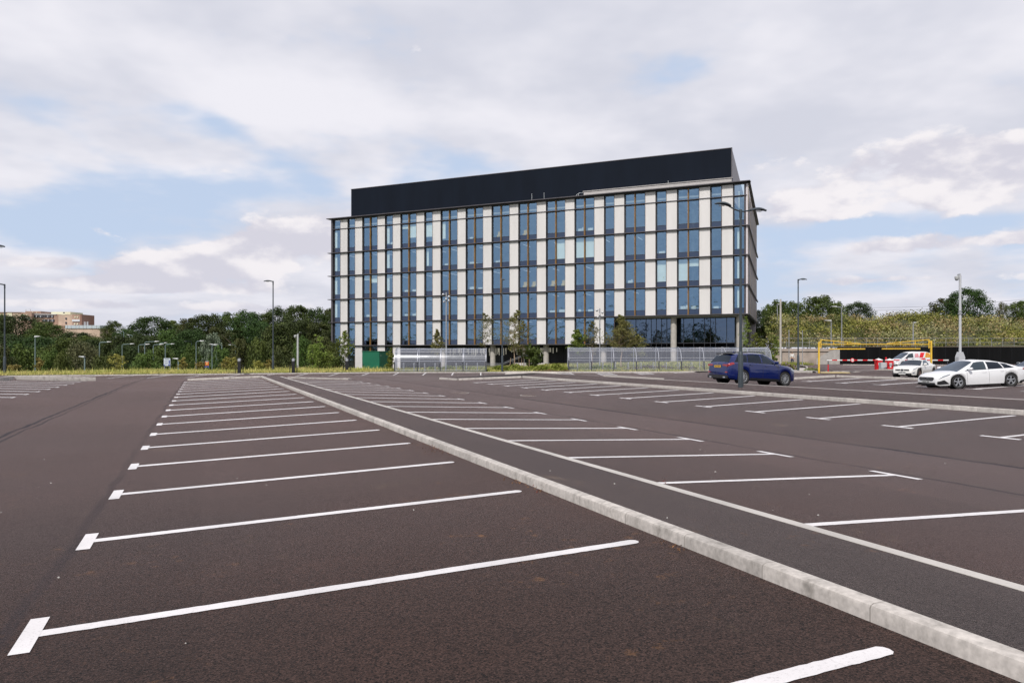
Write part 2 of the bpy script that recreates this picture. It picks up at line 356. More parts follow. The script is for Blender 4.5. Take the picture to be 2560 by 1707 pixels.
def M_paint(name, col, wear):
    m = bpy.data.materials.new(name); nodes, L = nt(m); b = nodes['Principled BSDF']
    tcn = N(nodes, 'ShaderNodeTexCoord'); n = N(nodes, 'ShaderNodeTexNoise'); n.inputs['Scale'].default_value = 60; n.inputs['Detail'].default_value = 5
    n2 = N(nodes, 'ShaderNodeTexNoise'); n2.inputs['Scale'].default_value = 1.5; n2.inputs['Detail'].default_value = 4
    L.new(tcn.outputs['Object'], n.inputs['Vector']); L.new(tcn.outputs['Object'], n2.inputs['Vector'])
    r = N(nodes, 'ShaderNodeMapRange'); r.inputs[1].default_value = .55; r.inputs[2].default_value = .72; r.inputs[4].default_value = wear; L.new(n.outputs['Fac'], r.inputs[0])
    r2 = N(nodes, 'ShaderNodeMapRange'); r2.inputs[1].default_value = .35; r2.inputs[2].default_value = .65; r2.inputs[3].default_value = .84; r2.inputs[4].default_value = 1.04; L.new(n2.outputs['Fac'], r2.inputs[0])
    mx = N(nodes, 'ShaderNodeMix', data_type='RGBA'); mx.inputs['A'].default_value = (*col, 1); mx.inputs['B'].default_value = (.12, .1, .1, 1); L.new(r.outputs[0], mx.inputs['Factor'])
    h = N(nodes, 'ShaderNodeHueSaturation'); L.new(mx.outputs['Result'], h.inputs['Color']); L.new(r2.outputs[0], h.inputs['Value']); L.new(h.outputs[0], b.inputs['Base Color'])
    b.inputs['Roughness'].default_value = .55
    bp = N(nodes, 'ShaderNodeBump'); bp.inputs['Strength'].default_value = .3; bp.inputs['Distance'].default_value = .003; L.new(n.outputs['Fac'], bp.inputs['Height']); L.new(bp.outputs[0], b.inputs['Normal'])
    return m
m_paint = M_paint('road_paint', (.67, .645, .65), .3); m_edge = M_paint('edging_concrete', (.47, .44, .41), .25)
def M_kerb():
    m = bpy.data.materials.new('kerb_concrete'); nodes, L = nt(m); b = nodes['Principled BSDF']
    tcn = N(nodes, 'ShaderNodeTexCoord'); s = N(nodes, 'ShaderNodeSeparateXYZ'); L.new(tcn.outputs['Object'], s.inputs[0])
    mp = N(nodes, 'ShaderNodeMapping'); mp.inputs['Scale'].default_value = (3, 3.4, 1.6); L.new(tcn.outputs['Object'], mp.inputs[0])
    n = N(nodes, 'ShaderNodeTexNoise'); n.inputs['Scale'].default_value = 1.6; n.inputs['Detail'].default_value = 7; n.inputs['Roughness'].default_value = .68; L.new(mp.outputs[0], n.inputs['Vector'])
    n3 = N(nodes, 'ShaderNodeTexNoise'); n3.inputs['Scale'].default_value = 22; n3.inputs['Detail'].default_value = 6; L.new(tcn.outputs['Object'], n3.inputs['Vector'])
    r = N(nodes, 'ShaderNodeValToRGB'); e = r.color_ramp.elements; e[0].position = .3; e[0].color = (.24, .22, .20, 1); e[1].position = .6; e[1].color = (.46, .425, .395, 1)
    k = e.new(.46); k.color = (.395, .365, .338, 1); L.new(n.outputs['Fac'], r.inputs[0])
    h = N(nodes, 'ShaderNodeHueSaturation'); L.new(r.outputs[0], h.inputs['Color'])
    mr = N(nodes, 'ShaderNodeMapRange'); mr.inputs[1].default_value = .3; mr.inputs[2].default_value = .7; mr.inputs[3].default_value = .8; mr.inputs[4].default_value = 1.15; L.new(n3.outputs['Fac'], mr.inputs[0]); L.new(mr.outputs[0], h.inputs['Value'])
    # unit joints every 0.915 m
    md = N(nodes, 'ShaderNodeMath', operation='FLOORED_MODULO'); md.inputs[1].default_value = .915; of_ = N(nodes, 'ShaderNodeMath', operation='SUBTRACT'); of_.inputs[1].default_value = .49; L.new(s.outputs[1], of_.inputs[0]); L.new(of_.outputs[0], md.inputs[0])
    lt_ = N(nodes, 'ShaderNodeMath', operation='LESS_THAN'); lt_.inputs[1].default_value = .008; L.new(md.outputs[0], lt_.inputs[0])
    # each unit its own tone
    dv = N(nodes, 'ShaderNodeMath', operation='DIVIDE'); dv.inputs[1].default_value = .915; L.new(of_.outputs[0], dv.inputs[0])
    fl = N(nodes, 'ShaderNodeMath', operation='FLOOR'); L.new(dv.outputs[0], fl.inputs[0])
    wn_ = N(nodes, 'ShaderNodeTexWhiteNoise', noise_dimensions='1D'); L.new(fl.outputs[0], wn_.inputs['W'])
    mr2 = N(nodes, 'ShaderNodeMapRange'); mr2.inputs[3].default_value = .88; mr2.inputs[4].default_value = 1.1; L.new(wn_.outputs[0], mr2.inputs[0])
    h2 = N(nodes, 'ShaderNodeHueSaturation'); L.new(h.outputs[0], h2.inputs['Color']); L.new(mr2.outputs[0], h2.inputs['Value'])
    mx = N(nodes, 'ShaderNodeMix', data_type='RGBA'); L.new(lt_.outputs[0], mx.inputs['Factor']); L.new(h2.outputs[0], mx.inputs['A']); mx.inputs['B'].default_value = (.22, .20, .18, 1)
    L.new(mx.outputs['Result'], b.inputs['Base Color']); b.inputs['Roughness'].default_value = .85
    bp = N(nodes, 'ShaderNodeBump'); bp.inputs['Strength'].default_value = .4; bp.inputs['Distance'].default_value = .004; L.new(n3.outputs['Fac'], bp.inputs['Height']); L.new(bp.outputs[0], b.inputs['Normal'])
    return m
m_kerb = M_kerb()
def lotobj(o):
    o.location = (0, 0, CZ); o.rotation_euler = (0, 0, LA); return o
# --- the one asphalt sheet of the car park
def grid(ls, ts, keep=None, dz=0., zf=zlot):
    vs = [(l, t, zf(l, t)+dz) for t in ts for l in ls]; n = len(ls); fs = []
    for j in range(len(ts)-1):
        for i in range(n-1):
            if keep and not keep((ls[i]+ls[i+1])/2, (ts[j]+ts[j+1])/2): continue
            fs.append((j*n+i, j*n+i+1, (j+1)*n+i+1, (j+1)*n+i))
    m = MB(); m.add(vs, fs); return m
ls = sorted(set([-34, -28, -24]+[round(-20+.5*i, 2) for i in range(116)]+[p[0] for p in PROF if -20 < p[0] < 38]+[40+3*i for i in range(20)]))
ts = [-12, -6, -3]+[i*1. for i in range(0, 48)]+[48+.5*i for i in range(52)]+[75, 80, 90, 100, 112]
import bisect
def zmesh(l, t):
    """height of the asphalt sheet as meshed"""
    i = max(0, min(len(ls)-2, bisect.bisect_right(ls, l)-1)); j = max(0, min(len(ts)-2, bisect.bisect_right(ts, t)-1))
    u = (l-ls[i])/(ls[i+1]-ls[i]); v = (t-ts[j])/(ts[j+1]-ts[j])
    return (zlot(ls[i], ts[j])*(1-u)+zlot(ls[i+1], ts[j])*u)*(1-v)+(zlot(ls[i], ts[j+1])*(1-u)+zlot(ls[i+1], ts[j+1])*u)*v
def keep_lot(l, t):
    X = LCA*l-LSA*t; Y = LSA*l+LCA*t
    return Y < ykerb(X)+.9
car_park = struct(lotobj(grid(ls, ts, keep_lot).build('car_park_asphalt', m_asph, smooth=60)), 'dark asphalt surface of the car park', cat='asphalt')
# --- kerbs: real upstands, swept along a path in lot coordinates
def kerb_sweep(path, side, h=.105, w=.125, zf=zlot, name='kerb', dz0=None):
    """path: [(l,t)]; side: +1 the kerb body lies to the right of the path"""
    m = MB(); pts = []
    for (a, b), (c, d) in zip(path, path[1:]):
        n = max(1, int(math.hypot(c-a, d-b)/1.2))
        pts += [(a+(c-a)*i/n, b+(d-b)*i/n) for i in range(n)]
    pts.append(path[-1]); k = len(pts); vs = []
    for i, (l, t) in enumerate(pts):
        a = pts[max(0, i-1)]; b = pts[min(k-1, i+1)]; dl, dt = b[0]-a[0], b[1]-a[1]; q = math.hypot(dl, dt) or 1
        nl, ntt = dt/q*side, -dl/q*side; z = zf(l, t)
        if dz0 is not None: z = dz0(l, t)
        for off, hh in ((0, -.15), (0, h-.028), (.008, h-.01), (.03, h), (w-.006, h), (w, h-.006), (w, -.15)): vs.append((l+nl*off, t+ntt*off, z+hh))
    n = 7; fs = []
    for i in range(k-1):
        for j in range(n-1): fs.append((i*n+j, i*n+j+1, (i+1)*n+j+1, (i+1)*n+j) if side > 0 else (i*n+j, (i+1)*n+j, (i+1)*n+j+1, i*n+j+1))
    fs += [tuple(range(n)), tuple((k-1)*n+j for j in range(n))]
    m.add(vs, fs); return struct(lotobj(m.build(name, m_kerb, smooth=35)), 'pale concrete kerb', cat='kerb')
zk = lambda l0: (lambda l, t: lerp_pts(PROF, l0))
kerb_sweep([(3.63, -3), (3.63, 53.2)], 1, dz0=zk(3.63)); kerb_sweep([(3.63, 53.32), (-.9, 53.9)], 1, dz0=lambda l, t: lerp_pts(PROF, l)-.005)
kerb_sweep([(9.35, 52.0), (9.6, 52.3), (9.6, 53.2), (9.3, 53.5)], -1, h=.1); kerb_sweep([(9.33, 51.95), (5.32, 52.05)], 1, h=.1, dz0=lambda l, t: lerp_pts(PROF, l))
kerb_sweep([(20.0, -3), (20.0, 46.3)], 1, h=.13, dz0=zk(20.0)); kerb_sweep([(20.0, 46.4), (15.75, 47.1)], 1, h=.12, dz0=lambda l, t: lerp_pts(PROF, l))
kerb_sweep([(15.62, 47.15), (15.35, 50.2)], 1, h=.12, dz0=lambda l, t: -1.76)
kerb_sweep([(25.95, 38.3), (21.7, 38.1)], 1, h=.1, dz0=lambda l, t: lerp_pts(PROF, max(l, 21.66)))
kerb_sweep([(36.3, -3), (36.3, 34.9)], 1, h=.12, dz0=zk(36.3)); kerb_sweep([(36.3, 35.0), (32.6, 35.0)], 1, h=.12, dz0=lambda l, t: lerp_pts(PROF, l))
kerb_sweep([(-6.8, 58.6), (-11.55, 58.7)], 1, h=.13, dz0=lambda l, t: lerp_pts(PROF, l)); kerb_sweep([(-11.6, 4), (-11.6, 58.6)], -1, dz0=zk(-11.6))
# --- path strips behind the kerbs and their flush edgings
def strip(l0, z0, l1, z1, t0, t1, mat, name, lab, cat):
    m = MB(); n = max(1, int((t1-t0)/2))
    for i in range(n+1):
        t = t0+(t1-t0)*i/n; m.v += [(l0, t, z0), (l1, t, z1)]
    m.f = [(2*i, 2*i+1, 2*i+3, 2*i+2) for i in range(n)]; m.m = [0]*n
    return struct(lotobj(m.build(name, mat)), lab, cat=cat)
strip(3.752, -1.474, 5.16, -1.614, -3, 55.8, m_path, 'path', 'dark asphalt path behind the near kerb', 'path')
strip(20.122, -1.486, 21.62, -1.306, -3, 46.3, m_asph, 'path', 'asphalt path behind the second kerb', 'path')
m = MB(); m.add([(20.12, 46.42, -1.486), (21.62, 46.3, -1.306), (21.62, 50.2, -1.42), (15.5, 50.1, -1.65), (15.78, 47.2, -1.636), (20.1, 46.5, -1.488)], [(0, 1, 2, 3, 4, 5)]); struct(lotobj(m.build('path', m_path)), 'asphalt nose of the second kerb island', cat='path')
strip(36.42, -1.316, 38.0, -1.36, -3, 34.9, m_path, 'path', 'asphalt path behind the third kerb', 'path')
strip(-11.72, -1.46, -13.2, -1.40, 4, 58.6, m_path, 'path', 'asphalt path on the far left', 'path')
for l, z, ta, tb in ((5.22, -1.612, -3, 56), (21.68, -1.303, -3, 38.2)):
    m = MB(); m.bx(l-.062, l+.062, ta, tb, z-.12, z+.004); struct(lotobj(m.build('edging', m_edge, bevel=.004)), 'pale flush concrete edging', cat='kerb')
# --- painted bay lines: every line with its tee is one marking
rng = random.Random(4)
def zpaint(l, t): return zmesh(l, t)+(.0045 if t < 47 else .009)
def bay(l0, l1, t, w, stub, sw, sl, rounded=False):
    """line from l0 (aisle end, with the tee) to l1; stub width sw across, length sl along t"""
    m = MB(); s = 1 if l1 > l0 else -1; n = 90 if t < 14 else 7
    a0 = l0+s*(sw-.01 if stub else 0)
    for i in range(n+1):
        l = a0+(l1-a0)*i/n
        e = w/2; je = .0035 if n > 7 else 0
        for t_ in (t-e+rng.uniform(-je, je), t+e+rng.uniform(-je, je)): m.v.append((l, t_, zpaint(l, t_)))
    m.f = [((2*i, 2*i+2, 2*i+3, 2*i+1) if s > 0 else (2*i, 2*i+1, 2*i+3, 2*i+2)) for i in range(n)]; m.m = [0]*n
    if rounded:
        pts = [(l1, t+w/2*k) for k in (-1, 1)]+[(l1+s*w*.28, t+w*.3), (l1+s*w*.36, t), (l1+s*w*.28, t-w*.3)]
        o = len(m.v); m.v += [(l, t_, zpaint(l, t_)) for l, t_ in pts]; q = (o, o+4, o+3, o+2, o+1); m.f.append(q if s > 0 else q[::-1]); m.m.append(0)
    if stub:
        la, lb = sorted((l0, l0+s*sw)); o = len(m.v); nn = 4
        for i in range(nn+1):
            t_ = t-sl/2+sl*i/nn
            m.v += [(la, t_, zpaint(la, t_)+.0008), (lb, t_, zpaint(lb, t_)+.0008)]
        m.f += [(o+2*i, o+2*i+1, o+2*i+3, o+2*i+2) for i in range(nn)]; m.m += [0]*nn
    return struct(lotobj(m.build('bay_marking', m_paint)), 'white painted bay line', cat='road marking')
LW = lambda t: .115+.0052*max(0, t-5)
for k in range(-1, 19): bay(-1.04, 3.36, 5.41+2.5*k, LW(5.41+2.5*k), True, .11+.003*k, .64, True)
for k in range(-1, 18): bay(9.5, 5.285, 5.48+2.5*k, LW(4+2.5*k), True, .12, .85)
for k in range(-2, 13): bay(15.40, 19.68, 13.0+2.5*k, LW(9+2.5*k), True, .12, .85, True)
for k in range(-1, 9): bay(-6.93, -11.3, 35.17+2.5*k, LW(35+2.5*k), True, .11, .64)
for k in range(0, 9): bay(26.0, 21.76, 15.4+2.5*k, .24, True, .12, .85)
for k in range(0, 9): bay(31.9, 36.1, 12.9+2.5*k, .26, True, .12, .85)
# --- the bays against the far kerb, painted in world directions
def wz(x, y): l, t = w2lt(x, y); return CZ+zmesh(l, t)+.008
def wline(x0, y0, x1, y1, w, name='bay_marking', mat=None, n=5, dz=0., lab='white painted bay line by the far kerb'):
    m = MB(); d = Vector((x1-x0, y1-y0)).normalized(); p = Vector((-d.y, d.x))*w/2
    for i in range(n+1):
        x = x0+(x1-x0)*i/n; y = y0+(y1-y0)*i/n
        for s in (1, -1): m.v.append((x+s*p.x, y+s*p.y, wz(x+s*p.x, y+s*p.y)+dz))
    m.f = [(2*i, 2*i+1, 2*i+3, 2*i+2) for i in range(n)]; m.m = [0]*n
    return struct(m.build(name, mat or m_paint), lab, cat='road marking')
X = -2.95
while X > -34:
    yk = ykerb(X); o = wline(X+.2, yk-4.7, X, yk-.15, .11)
    wline(X-.35, yk-4.78-.12*(X < -10.6), X+.75, yk-4.78+.12*(X < -10.6), .1, lab='tee of a bay line by the far kerb'); X -= 2.57
for i in range(4):      # hatched transfer zones between the wide bays
    x = 4.15+3.68*i; w = 1.25
    for s in (0, w): wline(x+s+.2, 65.6, x+s, 70.1, .11, lab='border line of a hatched zone')
    for j in range(7): y = 65.8+.62*j; wline(x+.05, y, x+w+.05, y+.55, .2, n=2, lab='hatch stripe between the wide bays', dz=.001)
    wline(x+w+1.0, 65.55, x+w+1.7, 65.55, .12, lab='tee of a wide bay')
wline(3.9, 65.5, 18.2, 65.5, .1, n=20, lab='white line along the wide bays')
for a, b_, c_, d_, w in ((29, 66.5, 33.5, 65, .12), (32, 72, 35, 70.5, .12), (27, 55.5, 31, 54.2, .1), (33, 78, 38, 74, .12), (36, 88, 44, 88, .15), (38, 84, 42, 80, .12)):
    wline(a, b_, c_, d_, w, name='road_marking', lab='faded white line on the entrance road')
# --- far kerb, pavements
def wkerb(pts, h=.1, side=-1):
    return kerb_sweep([w2lt(*p) for p in pts], side, h=h)
wkerb([(-60, ykerb(-60)), (-10.6, 70.3), (-.6, 70.3)], .095); wkerb([(-.5, 70.3), (4.2, 70.3)], .02); wkerb([(4.3, 70.3), (17.7, 70.3), (22, 65.45), (25, 62.05)], .1)
wkerb([(25.5, 62.05), (34.5, 89)], .1)
m_slab = pm('paving', (.42, .385, .35), .85, var=.14, vs=2.2, bump=.3, bs=60); m_tact = pm('buff_paving', (.58, .49, .33), .85, var=.1, vs=5, bump=.5, bs=90)
def sheet(poly_fn, xs, ys, mat, name, lab, cat, zf):
    m = MB()
    for y in ys:
        for x in xs: q = poly_fn(x, y); m.v.append((*q, zf(*q)))
    n = len(xs); m.f = [(j*n+i, j*n+i+1, (j+1)*n+i+1, (j+1)*n+i) for j in range(len(ys)-1) for i in range(n-1)]; m.m = [0]*len(m.f)
    return struct(m.build(name, mat), lab, cat=cat)
U = [i/6 for i in range(7)]
sheet(lambda u, v: (-.6+4.8*u+.5*(1-v)*(u-.1), 66.4+3.88*v), U, U, m_slab, 'pavement', 'pale paved crossing strip by the far kerb', 'pavement', lambda x, y: wz(x, y)+.004)
sheet(lambda u, v: (.92+1.85*u, 63.4+3.1*v), U, U, m_tact, 'pavement', 'buff tactile paving at the crossing', 'pavement', lambda x, y: wz(x, y)+.010)
sheet(lambda u, v: (-.6+20*u, 70.42+1.15*v), [i/24 for i in range(25)], U, m_slab, 'pavement', 'pale pavement behind the far kerb', 'pavement', lambda x, y: CZ-1.635+.22*smooth01(15, 24, x))
def bil(a, b, c, d):
    return lambda u, v: tuple((a[i]*(1-u)+b[i]*u)*(1-v)+(d[i]*(1-u)+c[i]*u)*v for i in (0, 1))
sheet(lambda u, v: (-.7+20*u, 70.30+.16*v), [i/24 for i in range(25)], [0, 1], m_slab, 'pavement', 'sloping paved edge behind the far kerb', 'pavement', lambda x, y: CZ+(-1.80+(y-70.3)/.16*.168)+.22*smooth01(15, 24, x))
sheet(bil((17.82, 70.38), (25.2, 62.15), (34.3, 89), (30, 89)), U, [i/12 for i in range(13)], m_slab, 'pavement', 'pale pavement leading to the entrance', 'pavement', lambda x, y: CZ-1.635+.20*smooth01(15, 24, x))
# ================================================================== terrain
def zland(X, Y):
    """ground behind the far kerb, below the lens"""
    yk = ykerb(X); s = Y-yk
    base = -1.66+.2*smooth01(15, 24, X)
    left = smooth01(-8, -26, X)
    # rises gently to the building on the right, falls into the wooded valley on the left
    bl = -1.95+.85*smooth01(-12, 22, X)
    zb = base*(1-smooth01(4, 24, s))+bl*smooth01(4, 24, s)
    zv = base*(1-smooth01(5, 40, s))-6.5*smooth01(5, 40, s)
    zv += 9*smooth01(90, 240, s)+6*smooth01(240, 420, s)
    z = zb*(1-left)+zv*left
    k_ = smooth01(2, 6, s)*(1-smooth01(14, 17, X)); z += .10*math.sin(X*.35+Y*.2)*k_+.06*math.sin(X*.9-Y*.5)*k_
    if X > 30: z = -1.47-.25*smooth01(96, 98, Y)
    return z
m_grd = pm('grass_ground', (.115, .105, .035), .95, col2=(.06, .075, .022), vs=.35, bump=.6, bs=8)
xs = [-900, -600, -400, -300, -240, -200, -170, -140, -120, -100, -85]+list(range(-75, 46, 2))+[60, 90, 140]
ss = [.135, .6, 1.2, 2, 3, 4, 5, 6.5, 8, 10, 12, 15, 18, 22, 26, 31, 36, 42, 50, 60, 75, 90, 110, 140, 170, 210, 260, 330, 430, 600, 900]
m = MB()
for s in ss:
    for X in xs:
        Y = ykerb(X)+s; m.v.append((X, Y, CZ+zland(X, Y)))
n = len(xs); m.f = [(j*n+i, j*n+i+1, (j+1)*n+i+1, (j+1)*n+i) for j in range(len(ss)-1) for i in range(n-1)]; m.m = [0]*len(m.f)
struct(m.build('terrain', m_grd, smooth=60), 'rough grassy ground behind the car park', cat='ground')
m = MB(); m.add([(-5000, -3000, CZ-9.2), (5000, -3000, CZ-9.2), (5000, 5000, CZ-9.2), (-5000, 5000, CZ-9.2)], [(0, 1, 2, 3)])
struct(m.build('ground', m_grd), 'open land out to the horizon', cat='ground')
# embankment behind the retaining wall
def zemb(X, Y): return .92+.15*smooth01(98.4, 101, Y)+4.35*smooth01(101, 121, Y)+.3*math.sin(X*.21)+.25*math.sin(X*.5+1)*smooth01(100, 118, Y)-.35*smooth01(60, 78, X)
m = MB(); xs = [i*3 for i in range(36)]; elo = lambda Y: 34.5+(min(Y, 140)-98.45)*.375; ys = [98.45, 99.5, 101, 103, 106, 109, 112, 115, 118, 121, 126, 140, 170, 220]
m.v = [(elo(Y)+X, Y, CZ+(zemb(elo(Y)+X, Y) if Y > 99 else .9)) for Y in ys for X in xs]; n = len(xs)
m.f = [(j*n+i, j*n+i+1, (j+1)*n+i+1, (j+1)*n+i) for j in range(len(ys)-1) for i in range(n-1)]; m.m = [0]*len(m.f)
m_emb = pm('scrub_ground', (.07, .065, .025), .95, col2=(.035, .045, .015), vs=.4, bump=.6, bs=6)
struct(m.build('embankment', m_emb, smooth=60), 'steep embankment behind the retaining wall', cat='embankment')
# road climbing away on the left, through the wood
m_road = pm('far_road', (.085, .085, .095), .8, var=.1, vs=.5)
p = [at(452, 900.5, 330), at(500, 903.5, 290), at(575, 919.5, 175), at(452, 922.5, 165)]
m = MB(); m.add([p[3], p[2], p[1], p[0]], [(0, 1, 2, 3)]); struct(m.build('road', m_road), 'grey road climbing away through the wood', cat='road')
m = MB()
for a, b_, w in ((((455, 903.8), (492, 910.5)), 0, .25), (((500, 913), (545, 919)), 0, .2)):
    q0 = at(*a[0], 300); q1 = at(*a[1], 225); q0.z += .4; q1.z += .3; m.add([q0, q1, q1+Vector((0, 2.5, .12)), q0+Vector((0, 3, .12))], [(0, 1, 2, 3)])
struct(m.build('road_marking', m_paint), 'white edge line of the far road', cat='road marking')
# ================================================================== grass (nobody could count it)
def blades(name, spots, mats, rng, lab, hmul=1.):
    """spots: (x,y,z,height,lean,width,mat)"""
    m = MB(); vs = m.v; fs = m.f; ms = m.m
    for x, y, z, h, w, mi in spots:
        a = rng.uniform(0, 6.283); dx, dy = math.cos(a)*w, math.sin(a)*w; le = rng.uniform(-.35, .35)*h; lf = rng.uniform(-.35, .35)*h
        o = len(vs); vs += [(x-dx, y-dy, z), (x+dx, y+dy, z), (x+dx*.6+le*.4, y+dy*.6+lf*.4, z+h*.6), (x-dx*.6+le*.4, y-dy*.6+lf*.4, z+h*.6), (x+le, y+lf, z+h)]
        fs += [(o, o+1, o+2, o+3), (o+3, o+2, o+4)]; ms += [mi, mi]
    return struct(m.build(name, mats), lab, 'stuff', 'grass')
rng = random.Random(11)
g_dry = leaf('dry_grass', (.58, .49, .20), (.42, .42, .12), (.66, .57, .30), .35, .5); g_grn = leaf('green_grass', (.20, .24, .05), (.31, .32, .08), (.44, .40, .13), .35, .5)
g_lime = leaf('lime_plants', (.16, .21, .03), (.23, .27, .045), (.10, .14, .03), .35, .9)
sp = []
for i in range(62000):
    X = rng.uniform(-52, 17.); s = abs(rng.gauss(0, 1))**1.2*4.2+.25
    if s > 16: continue
    if X > -11.9 and s < 1.3 and X > -1: continue
    if -12.2 < X < -2.3 and s < 3.2: s += 3.0
    Y = ykerb(X)+s; d = smooth01(-16, -3, X)
    if X > -14 and 18 < s: continue
    hgt = rng.uniform(.12, .34)*(1-.35*d)*(.55+.6*smooth01(0, 2, s))*(1 if rng.random() < .93 else 1.7)
    sp.append((X, Y, CZ+zland(X, Y)-.02, hgt, rng.uniform(.012, .04), 0 if rng.random() > .18+.6*d*rng.random() else 1))
blades('grass', sp, [g_dry, g_grn], rng, 'long dry yellow grass along the far kerb')
sp = []
for i in range(15000):
    X = rng.uniform(-1, 33); Y = rng.uniform(ykerb(X)+1.9, 99 if X < 34 else 97)
    if X > 19.5 and Y < 88 and (X-19.5)/1.0 > (Y-68)*.40+.5: continue
    sp.append((X, Y, CZ+zland(X, Y)-.02, rng.uniform(.10, .3), rng.uniform(.02, .05), 1 if rng.random() < .7 else 0))
for i in range(5000):
    X = rng.uniform(30.5, 36.5); Y = rng.uniform(90, 98); sp.append((X, Y, CZ-1.49, rng.uniform(.2, .6), rng.uniform(.02, .05), 1 if rng.random() < .8 else 0))
blades('grass', sp, [g_dry, g_grn], rng, 'green lawn grass in front of the building')
# low planting beds
def bed(cx, cy, rx, ry, n, hh, mats, lab, rg, zf=zland, size=.11):
    m = MB()
    for i in range(n):
        a = rg.uniform(0, 6.283); r = math.sqrt(rg.random()); x = cx+rx*r*math.cos(a); y = cy+ry*r*math.sin(a)
        lump = .55+.45*math.sin(x*2.3+1)*math.sin(y*1.9+x)
        z = CZ+zf(x, y)+rg.random()**.6*hh*lump*(1-r**4*.6); u = Vector((rg.gauss(0, 1), rg.gauss(0, 1), rg.gauss(0, 1)+.8)).normalized()
        v = u.orthogonal().normalized(); w = u.cross(v); sz = size*rg.uniform(.6, 1.4)
        c = Vector((x, y, z)); m.add([c-v*sz, c+w*sz*.6, c+v*sz, c-w*sz*.6], [(0, 1, 2, 3)], rg.randrange(len(mats)))
    return struct(m.build('planting', mats), lab, 'stuff', 'planting')
rg = random.Random(5); lf_olive = leaf('olive_leaf', (.10, .10, .035), (.14, .13, .05), (.20, .15, .10), .2, 1.5)
lf_mauve = leaf('mauve_flower', (.20, .12, .20), (.25, .18, .20), None, .2, 2); lf_red = leaf('rust_leaf', (.16, .08, .04), (.2, .12, .05), None, .2, 2)
bed(2.3, 73.0, 5.2, 1.0, 5200, .75, [g_lime, g_lime, g_grn], 'bright lime green planting beside the crossing', rg)
bed(-6.8, 75.2, 4.4, .9, 2600, .5, [g_lime, g_grn, lf_olive], 'low green planting seen through the shorter shelter', rg)
bed(8.0, 76.0, 3.4, 1., 2200, .6, [g_grn, lf_olive, g_lime], 'mixed planting behind the longer shelter', rg); bed(15., 76.2, 4, .9, 1500, .5, [g_grn, lf_mauve, lf_olive], 'planting with mauve flowers behind the longer shelter', rg)
bed(24.6, 68.6, 1.5, 1.9, 1900, .75, [g_lime, lf_mauve, g_grn, lf_olive], 'flowering planting at the end of the longer shelter', rg, lambda x, y: -1.45)
bed(3.9, 71.0, 1.7, .35, 420, .3, [lf_olive, lf_red], 'brown creeping plants on the pavement edge', rg, lambda x, y: -1.66, .07)
bed(26.1, 65.0, .7, .35, 240, .25, [lf_olive, g_grn], 'weeds at the foot of the dark lamp', rg, lambda x, y: -1.44, .06)
# weeds and leaf litter on the asphalt
def weed(l, t, n, sp_, hh, mats, lab):
    m = MB(); z0 = CZ+zmesh(l, t)
    for i in range(n):
        p = lt2w(l+rg.gauss(0, sp_*.35), t+rg.gauss(0, sp_), 0); c = Vector((p.x, p.y, z0+.008+rg.random()**2*hh)); u = Vector((rg.gauss(0, 1), rg.gauss(0, 1), rg.gauss(0, 1.5))).normalized(); v = u.orthogonal().normalized(); w = u.cross(v); sz = rg.uniform(.006, .016)
        m.add([c-v*sz, c+w*sz*.5, c+v*sz, c-w*sz*.5], [(0, 1, 2, 3)], rg.randrange(len(mats)))
    return struct(m.build('leaf_litter', mats), lab, 'stuff', 'leaf litter')
lf_brown = pm('dead_leaf', (.16, .075, .03), .9, island=.5); lf_rr = pm('red_weed', (.13, .03, .02), .9, island=.4)
weed(3.56, 11.9, 170, .45, .03, [lf_brown, lf_brown, lf_rr], 'brown leaf litter against the near kerb'); weed(3.55, 7.7, 26, .1, .09, [lf_rr, lf_brown], 'red weed at the foot of the near kerb')
weed(3.55, 8.4, 30, .12, .02, [lf_brown], 'dry leaves by the near kerb'); weed(3.54, 5.1, 26, .1, .015, [lf_brown], 'few brown leaves by the near kerb'); weed(5.4, 8.0, 20, .05, .09, [lf_rr], 'small red weed beside the edging')
weed(3.9, 4.55, 14, .05, .04, [g_dry], 'dry tuft behind the near kerb')
for l, t in ((29.3, 26.5), (29.2, 24.6), (29.3, 23.5), (29.1, 22.6)): weed(l, t, 40, .05, .38, [lf_rr, lf_brown], 'thin reddish weed growing in the aisle joint')
weed(28.5, 18.0, 90, .05, .4, [lf_brown, g_dry], 'tall dry weed in front of the white saloon')
m_iron = pm('rusty_iron', (.085, .05, .038), .8, var=.25, vs=9)
for l, t, lab in ((11.25, 33.4, 'rusty round manhole cover left of the other in the aisle'), (13.35, 30.1, 'rusty round manhole cover nearer the tees of the right bays')):
    k = MB(); k.lathe([(.001, .006), (.33, .006), (.34, -.01)], 26); k.lathe([(.36, .004), (.42, .004), (.42, -.01)], 26, mi=1); o = k.build('manhole_cover', [m_iron, m_kerb], smooth=30); p = lt2w(l, t, zmesh(l, t)+.004); o.location = p; tag(o, lab, 'manhole cover', 'manhole covers in the aisle')
# fallen sticks, pale chips
m = MB()
for i in range(80):
    l = rg.uniform(-6, 12); t = rg.uniform(2.5, 26); z = zlot(l, t)
    if 3.5 < l < 5.4: z = -1.474+(l-3.75)*-.0994 if l > 3.8 else None
    if z is None: continue
    s = rg.uniform(.004, .011); m.box((l, t, z+s*.5), (s*rg.uniform(1, 2), s, s), 0, rg.uniform(0, 3))
struct(lotobj(m.build('gravel', pm('pale_chip', (.5, .48, .45), .8))), 'pale stone chips lying on the asphalt', 'stuff', 'gravel')
